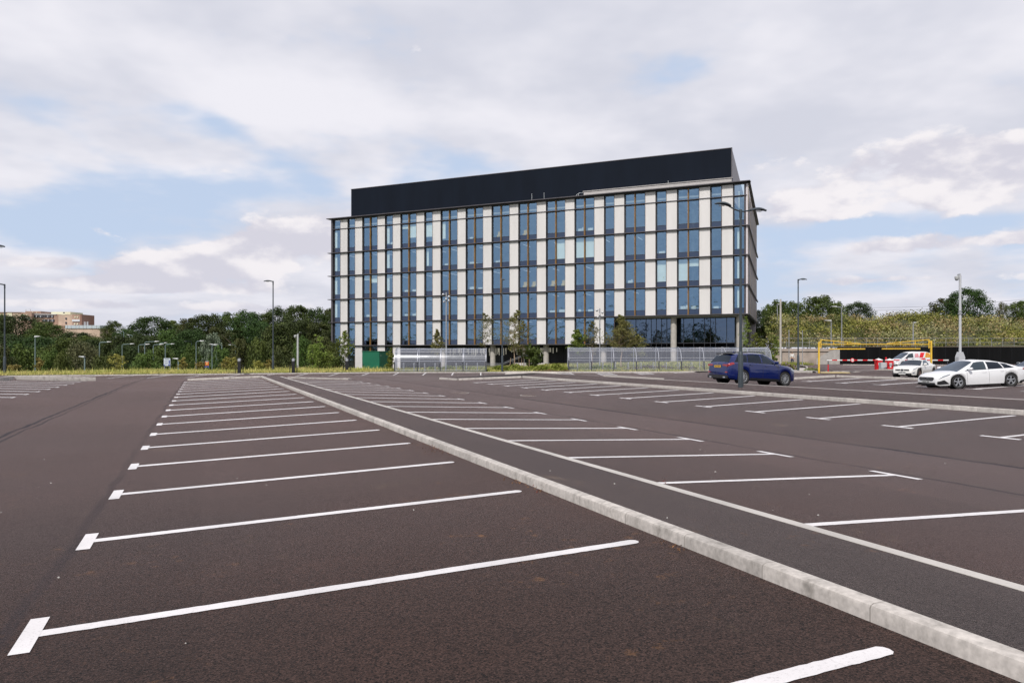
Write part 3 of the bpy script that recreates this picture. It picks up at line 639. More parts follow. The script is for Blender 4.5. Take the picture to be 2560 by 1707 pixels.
# ================================================================== trees
BARK = pm('bark', (.11, .085, .06), .9, var=.35, vs=6, bump=.6, bs=20, stretch=(1, 1, .25))
BARKP = pm('pale_bark', (.33, .24, .17), .85, var=.25, vs=5, bump=.3, bs=16, stretch=(1, 1, .3))
def leaf_cloud(m, rg, c, r, n, s, squash=.8, mi=0, flat=.0):
    for _ in range(n):
        d = Vector((rg.gauss(0, 1), rg.gauss(0, 1), rg.gauss(0, 1))).normalized(); q = rg.random()**.45
        p = Vector((c[0]+d.x*r*q, c[1]+d.y*r*q, c[2]+d.z*r*q*squash))
        nn = (d*.9+Vector((rg.gauss(0, .6), rg.gauss(0, .6), rg.gauss(0, .6)+.35))).normalized(); v = nn.orthogonal().normalized(); a = rg.uniform(0, 6.28)
        w = nn.cross(v); v, w = v*math.cos(a)+w*math.sin(a), w*math.cos(a)-v*math.sin(a); z = s*rg.uniform(.6, 1.35)
        o = len(m.v); m.v += [tuple(p-v*z), tuple(p+w*z*.55), tuple(p+v*z), tuple(p-w*z*.55)]; m.f.append((o, o+1, o+2, o+3)); m.m.append(mi)
def crown_mesh(seed, H, Rw, n, s, kind='round'):
    rg = random.Random(seed); m = MB(); nb = {'round': 34, 'tall': 30, 'cone': 30, 'bushy': 26, 'open': 26}[kind]
    base = {'round': .22, 'tall': .18, 'cone': .1, 'bushy': .05, 'open': .25}[kind]
    for i in range(nb):
        f = (i+.5)/nb; z = base+(1-base)*f
        if kind == 'cone': rr = Rw*(1-f)**.8*.9+.1
        elif kind == 'tall': rr = Rw*(math.sin(math.pi*min(1, f*.8+.15))**.7)
        else: rr = Rw*(max(0., 1-((f-.42)/.62)**2))**.5
        a = i*2.39996+rg.uniform(-.4, .4); q = rg.uniform(.35, .85)
        c = (math.cos(a)*rr*q, math.sin(a)*rr*q, H*z*(.93+rg.uniform(-.04, .05))); br = Rw*rg.uniform(.24, .46)*(1 if kind != 'cone' else .75*(1.15-f))
        if f > .85: br *= .75
        leaf_cloud(m, rg, c, br, int(n/nb), s, .75 if kind != 'open' else .6)
    return m
def trunk_mesh(seed, H, r, lean=.0, limbs=5, top=.7, mb=None):
    rg = random.Random(seed); m = mb or MB(); pts = []; x = y = 0
    for i in range(6):
        pts.append((x, y, H*top*i/5)); x += rg.uniform(-.03, .03)*H*.5+lean*H*.1; y += rg.uniform(-.02, .02)*H*.5
    m.tube(pts, [r*(1.25-.9*i/5) for i in range(6)], 7)
    for k in range(limbs):
        i = 2+k % 3; p = Vector(pts[i]); a = k*2.4+rg.uniform(-.4, .4); d = Vector((math.cos(a), math.sin(a), rg.uniform(.5, 1.1)))
        L_ = H*rg.uniform(.15, .28); m.tube([p, p+d*L_*.5, p+d*L_+Vector((0, 0, L_*.2))], [r*.5, r*.32, r*.1], 5)
    return m
TREES = {}
def tree_kind(key, seed, H, Rw, n, s, kind, lm, bark=None, r=.22):
    def make(label, loc, sc, rz, group, name='tree', cat='tree'):
        if key not in TREES:
            root = thing(name, label, cat, (0, 0, 0)); crown_mesh(seed, H, Rw, n, s, kind).build('crown', lm, root); trunk_mesh(seed, H, r).build('trunk', bark or BARK, root, smooth=60); TREES[key] = root; o = root
        else: o = copy_tree(TREES[key])
        o.name = name; tag(o, label, cat, group); o.location = loc; o.rotation_euler = (0, 0, rz); o.scale = sc if isinstance(sc, tuple) else (sc, sc, sc)
        return o
    return make
L_dark = leaf('dark_leaf', (.028, .050, .012), (.048, .078, .017), (.065, .095, .02), .18, .35)
L_mid = leaf('mid_leaf', (.055, .085, .018), (.09, .125, .026), (.065, .085, .02), .2, .35)
L_brt = leaf('bright_leaf', (.075, .105, .024), (.11, .14, .03), (.06, .08, .02), .25, .4)
L_oli = leaf('brownish_leaf', (.048, .060, .017), (.075, .086, .024), (.055, .075, .02), .2, .4)
L_sil = leaf('silver_leaf', (.105, .135, .09), (.15, .175, .12), None, .2, .5)
L_wil = leaf('willow_leaf', (.11, .125, .055), (.15, .165, .075), (.09, .1, .04), .25, .6)
T = {'oakd': tree_kind('oakd', 3, 16, 7.5, 11500, .25, 'round', L_dark), 'oakm': tree_kind('oakm', 8, 15, 7.0, 11000, .245, 'round', L_mid), 'ash': tree_kind('ash', 21, 17, 5.6, 9500, .25, 'tall', L_oli),
     'brt': tree_kind('brt', 17, 13, 6.2, 9500, .24, 'round', L_brt), 'con': tree_kind('con', 30, 17, 5.2, 5400, .34, 'cone', L_dark), 'bush': tree_kind('bush', 41, 7, 4.6, 5200, .22, 'bushy', L_mid, r=.12),
     'wil': tree_kind('wil', 44, 8, 5.0, 6200, .2, 'bushy', L_wil, r=.12), 'sil': tree_kind('sil', 50, 13, 5.0, 5000, .28, 'bushy', L_sil), 'oli': tree_kind('oli', 51, 8, 4.4, 5000, .22, 'bushy', L_oli, r=.12)}
rt = random.Random(77)
def wood(key, px, ytop, Y, width_px, label, group, z0=None, cat='tree', name='tree'):
    """tree whose top shows at (px, ytop); height follows from the ground it stands on"""
    H0, W0 = {'oakd': (16, 7.5), 'oakm': (15, 7), 'ash': (17, 5.6), 'brt': (13, 6.2), 'con': (17, 5.2), 'bush': (7, 4.6), 'wil': (8, 5), 'sil': (13, 5), 'oli': (8, 4.4)}[key]
    p = at(px, ytop, Y); g = (CZ+zland(p.x, Y) if z0 is None else z0)-.2
    sz = (p.z-g)/H0; sw = width_px/2*Y/F/W0/.93
    return T[key](label, (p.x, Y, g), (sw, sw, sz), rt.uniform(0, 6.28), group, name, cat)
WG = 'trees of the wood on the left'
sky_row = [('oakm', -25, 786, 250, 110), ('oakd', 40, 787, 232, 120), ('oakm', 118, 806, 215, 100), ('oakd', 190, 830, 205, 95), ('brt', 222, 838, 200, 70), ('oakm', 282, 803, 240, 54), ('oakd', 318, 822, 235, 60), ('oakd', 376, 791, 225, 105),
           ('brt', 440, 800, 235, 88), ('ash', 482, 792, 222, 70), ('oakd', 520, 785, 215, 90), ('oakm', 578, 782, 228, 92), ('oakd', 622, 777, 215, 84), ('ash', 664, 776, 220, 66), ('oakd', 696, 768, 226, 70),
           ('ash', 742, 758, 205, 88), ('oakd', 786, 770, 212, 80), ('ash', 822, 766, 224, 44), ('oakd', 850, 772, 212, 80), ('oakm', 905, 778, 220, 90)]
ordn = ['first', 'second', 'third', 'fourth', 'fifth', 'sixth', 'seventh', 'eighth', 'ninth', 'tenth', 'eleventh', 'twelfth', 'thirteenth', 'fourteenth', 'fifteenth', 'sixteenth', 'seventeenth', 'eighteenth', 'nineteenth', 'twentieth']
kn = {'oakd': 'dark round', 'oakm': 'mid green round', 'ash': 'tall brownish green', 'brt': 'bright green round', 'con': 'dark conical', 'bush': 'low green', 'wil': 'pale green', 'sil': 'silvery', 'oli': 'brownish'}
for i, (k, px, yt, Y, w) in enumerate(sky_row):
    wood(k, px, yt, Y, w*1.12, f'{kn[k]} tree, {ordn[i]} from the left along the skyline of the wood', WG)
mid_row = [('oakd', 10, 832, 165, 120), ('oakd', 90, 840, 160, 120), ('oakm', 165, 846, 158, 110), ('oakd', 235, 848, 150, 100), ('oakd', 300, 838, 150, 100), ('oakd', 362, 836, 165, 100), ('oakm', 425, 826, 175, 100), ('oakd', 478, 822, 160, 90),
           ('ash', 545, 812, 175, 80), ('con', 595, 806, 165, 96), ('oakd', 645, 800, 170, 90), ('ash', 690, 805, 160, 96), ('oakd', 745, 796, 160, 96), ('ash', 800, 800, 160, 80), ('oakd', 850, 806, 165, 80)]
for i, (k, px, yt, Y, w) in enumerate(mid_row):
    wood(k, px, yt, Y, w*1.15, f'{kn[k]} tree, {ordn[i]} from the left in the middle row of the wood', WG)
front = [('oli', 5, 868, 100, 66, 'dull green bush at the very left edge of the wood'), ('bush', 62, 864, 104, 92, 'mid green bush behind the far left lamp and small street lamp'), ('bush', 122, 872, 98, 60, 'low green bush beside the left green lamp column'),
         ('wil', 205, 852, 104, 96, 'pale grey-green willow bush, broadest in the front of the wood'), ('bush', 158, 880, 92, 50, 'dark low bush left of the pale willow'), ('bush', 262, 884, 96, 70, 'low bush right of the pale willow'),
         ('oakd', 318, 862, 125, 90, 'dark tree behind the first tall road lamps'), ('bush', 360, 878, 104, 70, 'green bush behind the row of road lamps'), ('bush', 405, 866, 135, 80, 'green tree behind the white road sign'),
         ('sil', 530, 833, 128, 56, 'silvery blue-green tree standing out against the dark wood'), ('bush', 478, 862, 150, 50, 'dark bush beside the climbing road'), ('bush', 556, 866, 120, 60, 'green bush behind the orange sign'),
         ('oli', 606, 846, 110, 66, 'brownish tree left of the dark single lamp'), ('bush', 650, 846, 108, 66, 'green tree beside the dark single lamp'), ('oli', 706, 864, 100, 62, 'brownish bush right of the dark single lamp'),
         ('bush', 760, 842, 140, 60, 'dark bush behind the white camera pole'), ('ash', 806, 836, 120, 60, 'brownish tree at the left corner of the building'), ('bush', 835, 850, 118, 50, 'dark bush beside the building corner')]
for k, px, yt, Y, w, lab in front: wood(k, px, yt, Y, w*1.1, lab, WG)
# trees on top of the embankment
EG = 'trees on top of the embankment'
for k, px, yt, Y, w, lab in (('oakd', 1880, 800, 146, 50, 'dark tree showing under the far end of the building'), ('bush', 1912, 806, 142, 44, 'dense bush between building end and embankment'), ('oakd', 1903, 772, 140, 60, 'dark tree on the embankment right beside the building'), ('bush', 1928, 758, 136, 54, 'green tree on the embankment nearest to the building end'), ('bush', 2088, 752, 137, 60, 'green tree at the right shoulder of the large round one behind the yellow gate'), ('bush', 1950, 748, 134, 74, 'mid green tree behind the lamp on the embankment, left of the biggest round one'), ('bush', 1985, 752, 142, 76, 'green tree half behind the dark lamp on the embankment'),
        ('bush', 2050, 736, 132, 120, 'large round green tree on the embankment behind the yellow gate'), ('oakd', 2146, 752, 138, 84, 'lone dark green tree in the middle of the embankment top'), ('oli', 2360, 743, 132, 92, 'olive green tree left of the tallest dark tree on the embankment'),
        ('oakd', 2422, 718, 126, 116, 'tallest dark green tree behind the grey camera mast'), ('wil', 2506, 753, 130, 34, 'small feathery pale tree on the embankment'), ('brt', 2562, 748, 124, 96, 'bright green tree at the right edge of the embankment')):
    p = at(px, yt, Y); wood(k, px, yt+3, Y, w*.92, lab, EG, z0=(CZ-2 if Y > 141 and px < 1930 else CZ+4.5))
# scrub covering the embankment
rs = random.Random(9); m = MB()
def scrubpatch(X, Y, z, r, n, s, mi): leaf_cloud(m, rs, (X, Y, z), r, n, s, .75, mi)
for i in range(760):
    f = rs.random()**.85; Y = 100.2+f*23; X = rs.uniform(elo(Y)-.5, 98); z = CZ+zemb(X, Y)
    r = rs.uniform(.6, 2.2)*(1-.3*smooth01(114, 122, Y)); k = .9*math.sin(X*.42+2+Y*.13)*math.sin(Y*.55+X*.27)+.4*math.sin(X*1.1+Y*.7)+rs.uniform(-.28, .28)
    scrubpatch(X, Y, z+r*.25, r, int(26+52*r), .145, 0 if k > .25 else (1 if k > -.1 else (2 if k > -.55 else 3)))
sc1 = leaf('scrub_green', (.19, .19, .04), (.27, .245, .065), (.14, .15, .035), .2, .9); sc2 = leaf('scrub_dark', (.065, .078, .018), (.10, .11, .026), None, .15, .9)
sc3 = leaf('scrub_brown', (.25, .19, .08), (.31, .23, .12), (.19, .14, .05), .2, .9); sc4 = leaf('scrub_pale', (.27, .26, .10), (.36, .33, .19), (.23, .22, .07), .25, .9)
struct(m.build('undergrowth', [sc1, sc2, sc3, sc4]), 'dense brown and green scrub covering the embankment', 'stuff', 'undergrowth')
# ================================================================== office building: u along the facade, b into the building, z up (world)
BO = Vector(((832.9-1280)*127.1/F, 127.1, 0)); BA = math.atan2(-.408, .913)
m_metal = pm('dark_frame', (.040, .042, .050), .45, metal=.3, var=.12, vs=2); m_ledge = pm('grey_ledge', (.105, .098, .11), .45, metal=.4, var=.1, vs=1.5)
m_bronze = pm('bronze_fin', (.46, .25, .07), .42, metal=.35, var=.15, vs=1.2); m_brown = pm('brown_trim', (.14, .09, .075), .5, metal=.2)
m_white = pm('white_cladding', (.665, .65, .645), .5, var=.035, vs=.6, stretch=(1, 1, .15)); m_lilac = pm('silver_cladding', (.60, .55, .58), .5, metal=.0, var=.05, vs=.4)
m_black = pm('black_louvre', (.0055, .0088, .0165), .75, var=.12, vs=.5, stretch=(1, 1, .2), spec=.12); m_conc = pm('concrete', (.40, .375, .345), .85, var=.10, vs=2.5, bump=.2, bs=20)
m_glass = glassm('window_glass', (.42, .70, 1.0), .37, (.92, .98, .94), 0., .6); m_spand = glassm('spandrel_glass', (.42, .55, .82), .20, (.12, .15, .2), .03)
m_lobby = glassm('lobby_glass', (.40, .56, .80), .27, (.12, .15, .17), 0., .15); m_int = pm('interior_wall', (.45, .48, .45), .9, var=.2, vs=.3); m_slab2 = pm('interior_slab', (.32, .32, .33), .9)
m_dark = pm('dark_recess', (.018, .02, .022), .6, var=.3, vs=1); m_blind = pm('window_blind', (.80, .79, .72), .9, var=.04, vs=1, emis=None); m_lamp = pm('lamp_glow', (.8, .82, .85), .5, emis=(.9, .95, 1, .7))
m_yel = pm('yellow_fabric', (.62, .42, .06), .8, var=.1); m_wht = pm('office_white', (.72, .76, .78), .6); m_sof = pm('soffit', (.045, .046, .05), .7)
bld = thing('office_building', 'wide five storey office block with white panels, dark ledges and a black rooftop screen', 'building', (BO.x, BO.y, CZ), BA)
SIDE = Vector((.343*.913+.939*-.408, .343*.408+.939*.913, 0))   # direction of the end wall in building axes
def LB(z): return z
ZL = [1.43, 5.38, 9.30, 13.28, 17.2, 23.07]; ZT = 21.24; UM = 1.5; UE = 67.9
wins = [(0, 1), (2, 3), (4, 6), (7, 8), (9, 11), (12, 13), (14, 16), (17, 19), (20, 22), (23, 25), (26, 28), (29, 31), (32, 33), (34, 36), (37, 38), (39, 41), (42, 43), (44, 45)]
pans = [(a, a+1) for a in (1, 3, 6, 8, 11, 13, 16, 19, 22, 25, 28, 31, 33, 36, 38, 41, 43)]
REC = .30     # glass sits this far behind the panel face (b = 0)
# white corrugated panels: ribs run up
def panel(mb, u0, u1, z0, z1):
    n = 9; w = (u1-u0)/n; pts = []
    for i in range(n): pts += [(u0+w*i, 0.), (u0+w*(i+.62), 0.), (u0+w*(i+.70), .05), (u0+w*(i+.92), .05)]
    pts.append((u1, 0.)); k = len(pts)
    vs = [(u, b, z0) for u, b in pts]+[(u, b, z1) for u, b in pts]; mb.add(vs, [(i, i+1, k+i+1, k+i) for i in range(k-1)])
    for u in (u0, u1): mb.add([(u, 0, z0), (u, REC+.1, z0), (u, REC+.1, z1), (u, 0, z1)], [(0, 1, 2, 3)], 1)
lev = list(zip(ZL, ZL[1:]))
def cpanel(*a):
    pl = MB(); panel(pl, *a); pl.build('cladding_panel', [m_white, m_metal], bld)
for a, b in pans:
    for i, (z0, z1) in enumerate(lev):
        if i == 0 and a >= 33: continue
        if i == 4: cpanel(a*UM+.03, b*UM-.03, z0+.06, ZT-.06); cpanel(a*UM+.03, b*UM-.03, ZT+.02, z1-.12)
        else: cpanel( a*UM+.03, b*UM-.03, z0+.06, z1-.09)
    if a <= 8: cpanel(a*UM+.03, b*UM-.03, -2.4, ZL[0]-.09)
# ledges and parapet
lg = MB()
for i, z in enumerate(ZL[:5]):
    ue = UE if i > 0 else 33.05*UM
    lg.bx(-.95, ue, -.32, REC+.05, z-.055, z+.04)
    if i: 
        lg.add([(UE, -.32, z-.085), (UE+.25, -.32, z-.085), (UE+.25+SIDE.x*36, -.32+SIDE.y*36, z-.085), (UE+SIDE.x*36, .0+SIDE.y*36, z-.085), (UE, -.32, z+.05), (UE+.25, -.32, z+.05), (UE+.25+SIDE.x*36, -.32+SIDE.y*36, z+.05), (UE+SIDE.x*36, SIDE.y*36, z+.05)], [(0, 3, 2, 1), (4, 5, 6, 7), (0, 1, 5, 4), (1, 2, 6, 5)])
lg.bx(-.35, UE-.1, -.10, REC+.05, ZT-.05, ZT+.03)
lg.build('ledge', m_ledge, bld)
pp = MB(); z = ZL[5]
pp.bx(-1.0, UE+.35, -.62, .5, z-.11, z); pp.bx(-.4, UE, -.02, .4, z-.30, z-.112, 1)
pp.add([(UE, -.62, z-.11), (UE+.35, -.62, z-.11), (UE+.4+SIDE.x*36, SIDE.y*36-.5, z-.11), (UE-.2+SIDE.x*36, SIDE.y*36, z-.11), (UE, -.6, z+.003), (UE+.35, -.6, z+.003), (UE+.4+SIDE.x*36, SIDE.y*36-.5, z+.003), (UE-.2+SIDE.x*36, SIDE.y*36, z+.003)], [(0, 3, 2, 1), (4, 5, 6, 7), (0, 1, 5, 4), (1, 2, 6, 5)])
pp.build('parapet', [m_ledge, m_metal], bld)
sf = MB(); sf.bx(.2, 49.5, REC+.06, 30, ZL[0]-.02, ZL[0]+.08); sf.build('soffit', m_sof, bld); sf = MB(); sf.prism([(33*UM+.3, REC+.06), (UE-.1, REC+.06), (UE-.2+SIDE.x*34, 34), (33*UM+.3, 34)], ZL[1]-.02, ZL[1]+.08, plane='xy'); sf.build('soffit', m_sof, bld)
# windows
rb = random.Random(3); winproto = {}
def window(a, b, z0, z1, top=False, spand=True, ground=False):
    u0, u1 = a*UM, b*UM; g = MB(); fr = MB(); b0 = REC
    zs = z0+.80 if spand else z0+.08
    zt = ZT if top else z1-.12
    o = thing_part = None
    gl = MB(); gl.quad((u0+.08, b0, zs), (u1-.08, b0, zs), (u1-.08, b0, z1-.1), (u0+.08, b0, z1-.1))
    if spand: gl.quad((u0+.08, b0, z0+.05), (u1-.08, b0, z0+.05), (u1-.08, b0, zs), (u0+.08, b0, zs), 1)
    w = gl.build('window', [m_glass, m_spand], bld)
    f = fr
    f.bx(u0, u0+.15, b0-.07, b0+.05, z0+.05, z1-.09); f.bx(u1-.10, u1, b0-.07, b0+.05, z0+.05, z1-.09)
    mids = [(u0+u1)/2] if b-a == 2 else []
    for u in mids: f.bx(u-.09, u+.09, b0-.05, b0+.05, z0+.05, z1-.09)
    segs = [u0]+mids+[u1]
    for p, q in zip(segs, segs[1:]):
        f.bx(p+.1, q-.1, b0-.045, b0+.04, z1-.16, z1-.10); f.bx(p+.1, q-.1, b0-.045, b0+.04, z0+.052, z0+.11)
        if spand: f.bx(p+.1, q-.1, b0-.03, b0+.04, zs-.03, zs+.03)
        if top: f.bx(p+.1, q-.1, b0-.045, b0+.04, ZT-.16, ZT-.06)
    f.build('frame', m_metal, w)
    k = MB(); k.bx(u1-.005, u1+.035, -.05, b0-.08, z0+.052, z1-.092)
    k.build('trim', m_brown, w)
    for u in mids:
        k = MB(); k.bx(u-.075, u-.03, .05, b0-.052, z0+.052, z1-.092, 0); k.bx(u+.035, u+.07, .08, b0-.052, z0+.052, z1-.092, 0); k.bx(u-.025, u+.03, .16, b0-.052, z0+.052, z1-.092, 1)
        k.build('fin', [m_bronze, m_metal], w)
    return w
# which lights carry a blind: (window index, storey): list of (half, drop fraction)
BL = {(4, 4): [(0, .22), (1, .72)], (5, 4): [(0, .74)], (2, 2): [(0, .25), (1, .42)], (10, 3): [(1, 1.)], (11, 3): [(0, 1.), (1, 1.)], (14, 2): [(0, 1.)], (15, 2): [(0, 1.), (1, .35)], (0, 4): [(0, .99)], (17, 3): [], (9, 3): [], (6, 4): [(0, .9)],
      (0, 3): [(0, .99)], (0, 2): [(0, .99)], (0, 1): [(0, .99)], (17, 3): [(0, .99)], (17, 2): [(0, .99)], (17, 1): [(0, .99)], (3, 4): [(0, .95)], (3, 3): [(0, .98)], (3, 2): [(0, .9)], (5, 3): [(0, .98)], (10, 4): []}
STRIP = {0: (0, .38), 17: (.3, .62), 3: (.05, .42), 5: (.1, .4), 6: (0, .45)}
for i, (z0, z1) in enumerate(lev):
    for wi, (a, b) in enumerate(wins):
        if i == 0 and a >= 33: continue
        w = window(a, b, z0, z1, top=(i == 4))
        key = (wi, i)
        if key in BL and BL[key]:
            k = MB(); n = b-a
            for h, d in BL[key]:
                zt = (ZT if i == 4 else z1)-.15; zb = zt-(zt-(z0+.85))*d; u0 = a*UM+(UM*h)+.12; u1 = u0+UM-.24
                f0, f1 = STRIP[wi] if wi in STRIP and key != (5, 4) else (0, 1)
                k.quad((u0+(u1-u0)*f0, REC+.055, zb), (u0+(u1-u0)*f1, REC+.055, zb), (u0+(u1-u0)*f1, REC+.055, zt), (u0+(u1-u0)*f0, REC+.055, zt))
            k.build('blind', m_blind, w)
for a, b in ((0, 1), (2, 3), (4, 6), (7, 8)): window(a, b, -2.3, ZL[0], spand=False)
# corner: dark post and return
k = MB(); k.bx(-.40, -.08, -.05, .25, -2.3, 22.9); k.bx(UE-.40, UE-.22, .1, .5, ZL[1]+.05, 22.75); k.build('corner_post', m_ledge, bld); k = MB(); k.bx(UE-.22, UE-.02, -.01, .3, ZL[1]+.05, 22.75); k.build('corner_panel', m_lilac, bld)
# end wall: silver ribbed panels with pale yellow fins
ew = MB(); S = SIDE
def sp3(d, o, z): return (UE-.12+S.x*d+o, .12+S.y*d, z)
for i, (z0, z1) in enumerate(lev[1:]):
    n = 60
    for j in range(n):
        d0, d1 = 35.8*j/n, 35.8*(j+.86)/n; o = .03 if j % 2 else 0.
        ew.add([sp3(d0, o, z0+.05), sp3(d1, o, z0+.05), sp3(d1, o, z1-.1), sp3(d0, o, z1-.1)], [(0, 1, 2, 3)], 0)
        ew.add([sp3(d1, o, z0+.05), sp3(d1+.085, o-.06, z0+.05), sp3(d1+.085, o-.06, z1-.1), sp3(d1, o, z1-.1)], [(0, 1, 2, 3)], 0)
ew.add([sp3(0, -.12, ZL[1]), sp3(35.8, -.12, ZL[1]), sp3(35.8, -.12, 22.9), sp3(0, -.12, 22.9)], [(0, 1, 2, 3)], 0)
ew.build('wall', m_lilac, bld)
m_pale = pm('pale_yellow_fin', (.60, .50, .32), .5, metal=.2)
for d in (2.6, 11, 19.5, 28, 35.6):
    k = MB()
    for z0, z1 in lev[1:]: k.add([sp3(d, 0, z0+.05), sp3(d+.15, 0, z0+.05), sp3(d+.15, 0, z1-.11), sp3(d, 0, z1-.11), sp3(d, .07, z0+.05), sp3(d+.15, .07, z0+.05), sp3(d+.15, .07, z1-.11), sp3(d, .07, z1-.11)], [(4, 5, 6, 7), (0, 4, 7, 3), (1, 2, 6, 5)])
    k.build('fin', m_pale, bld)
# back and left shell, roof
k = MB(); zb = ZL[0]
k.quad((-.2, REC, -2.3), (-.2, 34, -2.3), (-.2, 34, 22.9), (-.2, REC, 22.9)); k.quad((-.2, 34, -2.3), (UE+13.*.0+S.x*35.8, 33.9, -2.3), (UE+S.x*35.8, 33.9, 22.9), (-.2, 34, 22.9))
k.build('wall', m_lilac, bld)
k = MB(); k.bx(-.2, UE-3.2, .4, 33.8, 22.55, 22.7); k.build('roof', m_slab2, bld)
# floors and core seen through the glass
k = MB()
for z in ZL[:5]: k.prism([(0, REC+.08 if z > 2 else 8), (UE-.5, REC+.08 if z > 2 else 8), (UE-.6+SIDE.x*33, 33), (0, 33)], z-.28, z+.02, plane='xy')
k.bx(0, UE-3.3, REC+.08, 33, ZT+.35, ZT+.6)
k.build('floor_slab', m_slab2, bld)
k = MB(); k.bx(1, UE-4, 11, 11.3, ZL[0], 22.5); 
for u in (1.6, 13, 25, 42.7, 60, 66.3): k.bx(u, u+.15, 3.2, 11, ZL[0]+.1, 22.5)
k.build('core_wall', m_int, bld)
# ceiling lights, desks, seats behind the windows
k = MB()
for z in ZL[1:5]:
    for j in range(26):
        u = 2.2+j*2.5+rb.uniform(-.3, .3)
        if z == ZL[1] and u > 49: continue
        if rb.random() < .4: continue
        k.bx(u, u+.05, 1.6, 4.4, z-.40, z-.37)
k.build('ceiling_light', m_lamp, bld)
k = MB()
for z, w_, n in ((ZL[1], 10, 2), (ZL[1], 11, 2), (ZL[1], 15, 2), (ZL[1], 16, 1), (ZL[2], 7, 2), (ZL[4], 7, 1), (ZL[3], 7, 1), (ZL[3], 8, 1), (ZL[1], 3, 1), (ZL[1], 4, 2), (ZL[1], 2, 1), (ZL[3], 6, 1), (ZL[3], 14, 1), (ZL[2], 4, 2), (ZL[2], 13, 1), (ZL[4], 3, 1), (ZL[4], 11, 2)):
    a = wins[w_][0]*UM
    for j in range(n):
        u = a+.3+j*1.5; hh = rb.uniform(.35, .6)
        w2 = rb.uniform(.4, .95); k.bx(u, u+w2, .75, .8, z+.85, z+.85+hh*.75); (rb.random() < .5) and k.bx(u+w2+.05, u+w2+.25, .75, .8, z+.85, z+.85+hh)
        if rb.random() < .4: k.bx(u-.1, u+1, 1.6, 2.2, z+1.05, z+1.1)
k.build('desk', m_wht, bld)
for u, z in ((20*UM+.5, ZL[3]+3.98), (23*UM+.35, ZL[4]), (23*UM+.35, ZL[2]), (23*UM+1.8, ZL[2]), (26*UM+.4, ZL[2]), (26*UM+2.1, ZL[2]), (20*UM+.6, ZL[4])):
    k = MB(); k.bx(u, u+.6, .8, 1.3, z+.85, z+1.15); k.bx(u+.02, u+.58, 1.15, 1.32, z+1.15, z+1.72); k.build('armchair', m_yel, bld, bevel=.03)
# undercroft: recess walls, hanging tubes, columns
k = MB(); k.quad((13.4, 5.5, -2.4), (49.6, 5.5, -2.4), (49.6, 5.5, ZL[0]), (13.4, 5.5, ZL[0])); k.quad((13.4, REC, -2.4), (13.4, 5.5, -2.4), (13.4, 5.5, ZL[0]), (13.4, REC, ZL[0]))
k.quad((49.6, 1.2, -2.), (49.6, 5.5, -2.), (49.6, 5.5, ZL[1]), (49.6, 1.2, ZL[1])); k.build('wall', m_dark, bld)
for j in range(17): 
    k = MB(); u = 13.8+j*2.15; k.bx(u-.04, u+.04, 5.38, 5.46, -2.2, ZL[0]-.1); k.build('mullion', m_metal, bld)
k = MB(); ru = random.Random(2); m_tube = pm('white_tube', (.75, .72, .62), .5, emis=(1, .95, .8, .25))
for j in range(62):
    u = 20.6+j*.30+ru.uniform(-.1, .1); L_ = ru.uniform(.45, 1.25)
    b_ = 4.2+ru.uniform(-.6, .6); k.tube([(u, b_, .95), (u, b_, .95-L_)], .045, 6)
k.build('hanging_tubes', m_tube, bld)
cols = [(20.9, -2.4, ZL[0]), (29.7, -2.4, ZL[0]), (38.6, -2.2, ZL[0]), (47.6, -2., ZL[0]), (57.8, -1.9, ZL[1]), (66.7, -1.9, ZL[1])]
for u, z0, z1 in cols: k = MB(); k.lathe([(.42, z0), (.42, z1)], 28, (u, 1.05, 0)); k.build('column', m_conc, bld, smooth=40)
for d in (14, 32): k = MB(); p = sp3(d, -1.0, 0); k.lathe([(.42, -1.8), (.42, ZL[1])], 24, (p[0], p[1], 0)); k.build('column', m_conc, bld, smooth=40)
# double height lobby
k = MB(); LBB = 2.6
k.quad((49.7, LBB, 1.55), (65.9, LBB, 1.55), (65.9, LBB, ZL[1]-.05), (49.7, LBB, ZL[1]-.05)); lob = k.build('lobby_glazing', m_lobby, bld)
k = MB(); k.quad((49.7, LBB-.0, -1.9), (65.9, LBB-.0, -1.9), (65.9, LBB, 1.55), (49.7, LBB, 1.55)); k.build('lower_panel', glassm('lobby_black', (.3, .34, .4), .015, (.02, .02, .02)), lob)
k = MB()
for u in (50.6, 52.0, 53.5, 54.25, 55.0, 55.75, 56.5, 58.9, 60.3, 61.8, 62.6, 63.3, 64.8, 65.9): k.bx(u-.03, u+.03, LBB-.10, LBB-.02, -1.9, ZL[1]-.03)
k.bx(49.7, 65.9, LBB-.09, LBB-.021, 1.5, 1.6); k.bx(49.7, 65.9, LBB-.15, LBB+.1, ZL[1]-.35, ZL[1]-.04); k.build('frame', m_metal, lob)
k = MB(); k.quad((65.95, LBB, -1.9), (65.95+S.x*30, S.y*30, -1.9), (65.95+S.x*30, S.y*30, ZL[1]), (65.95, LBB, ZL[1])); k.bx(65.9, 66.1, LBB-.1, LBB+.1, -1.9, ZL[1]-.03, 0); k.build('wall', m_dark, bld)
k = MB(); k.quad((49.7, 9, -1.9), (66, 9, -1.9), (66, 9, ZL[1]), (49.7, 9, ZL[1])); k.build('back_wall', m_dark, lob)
k = MB(); B1 = LBB+.6     # the hanging black frame inside
zt = 5.2
def bar(u0, u1, z0, z1): k.bx(u0, u1, B1, B1+.12, z0, z1)
for u in (60.15-.0, 60.42, 61.0, 61.3, 63.2, 63.42): bar(u-.05, u+.05, 3.0, zt)
bar(60.1, 63.5, 2.95, 3.06); bar(60.35, 63.4, 3.72, 3.82)
for u in (61.6, 61.85, 62.1, 62.3): bar(u-.03, u+.03, 3.06, 3.72)
k.build('hanging_frame', m_black, lob)
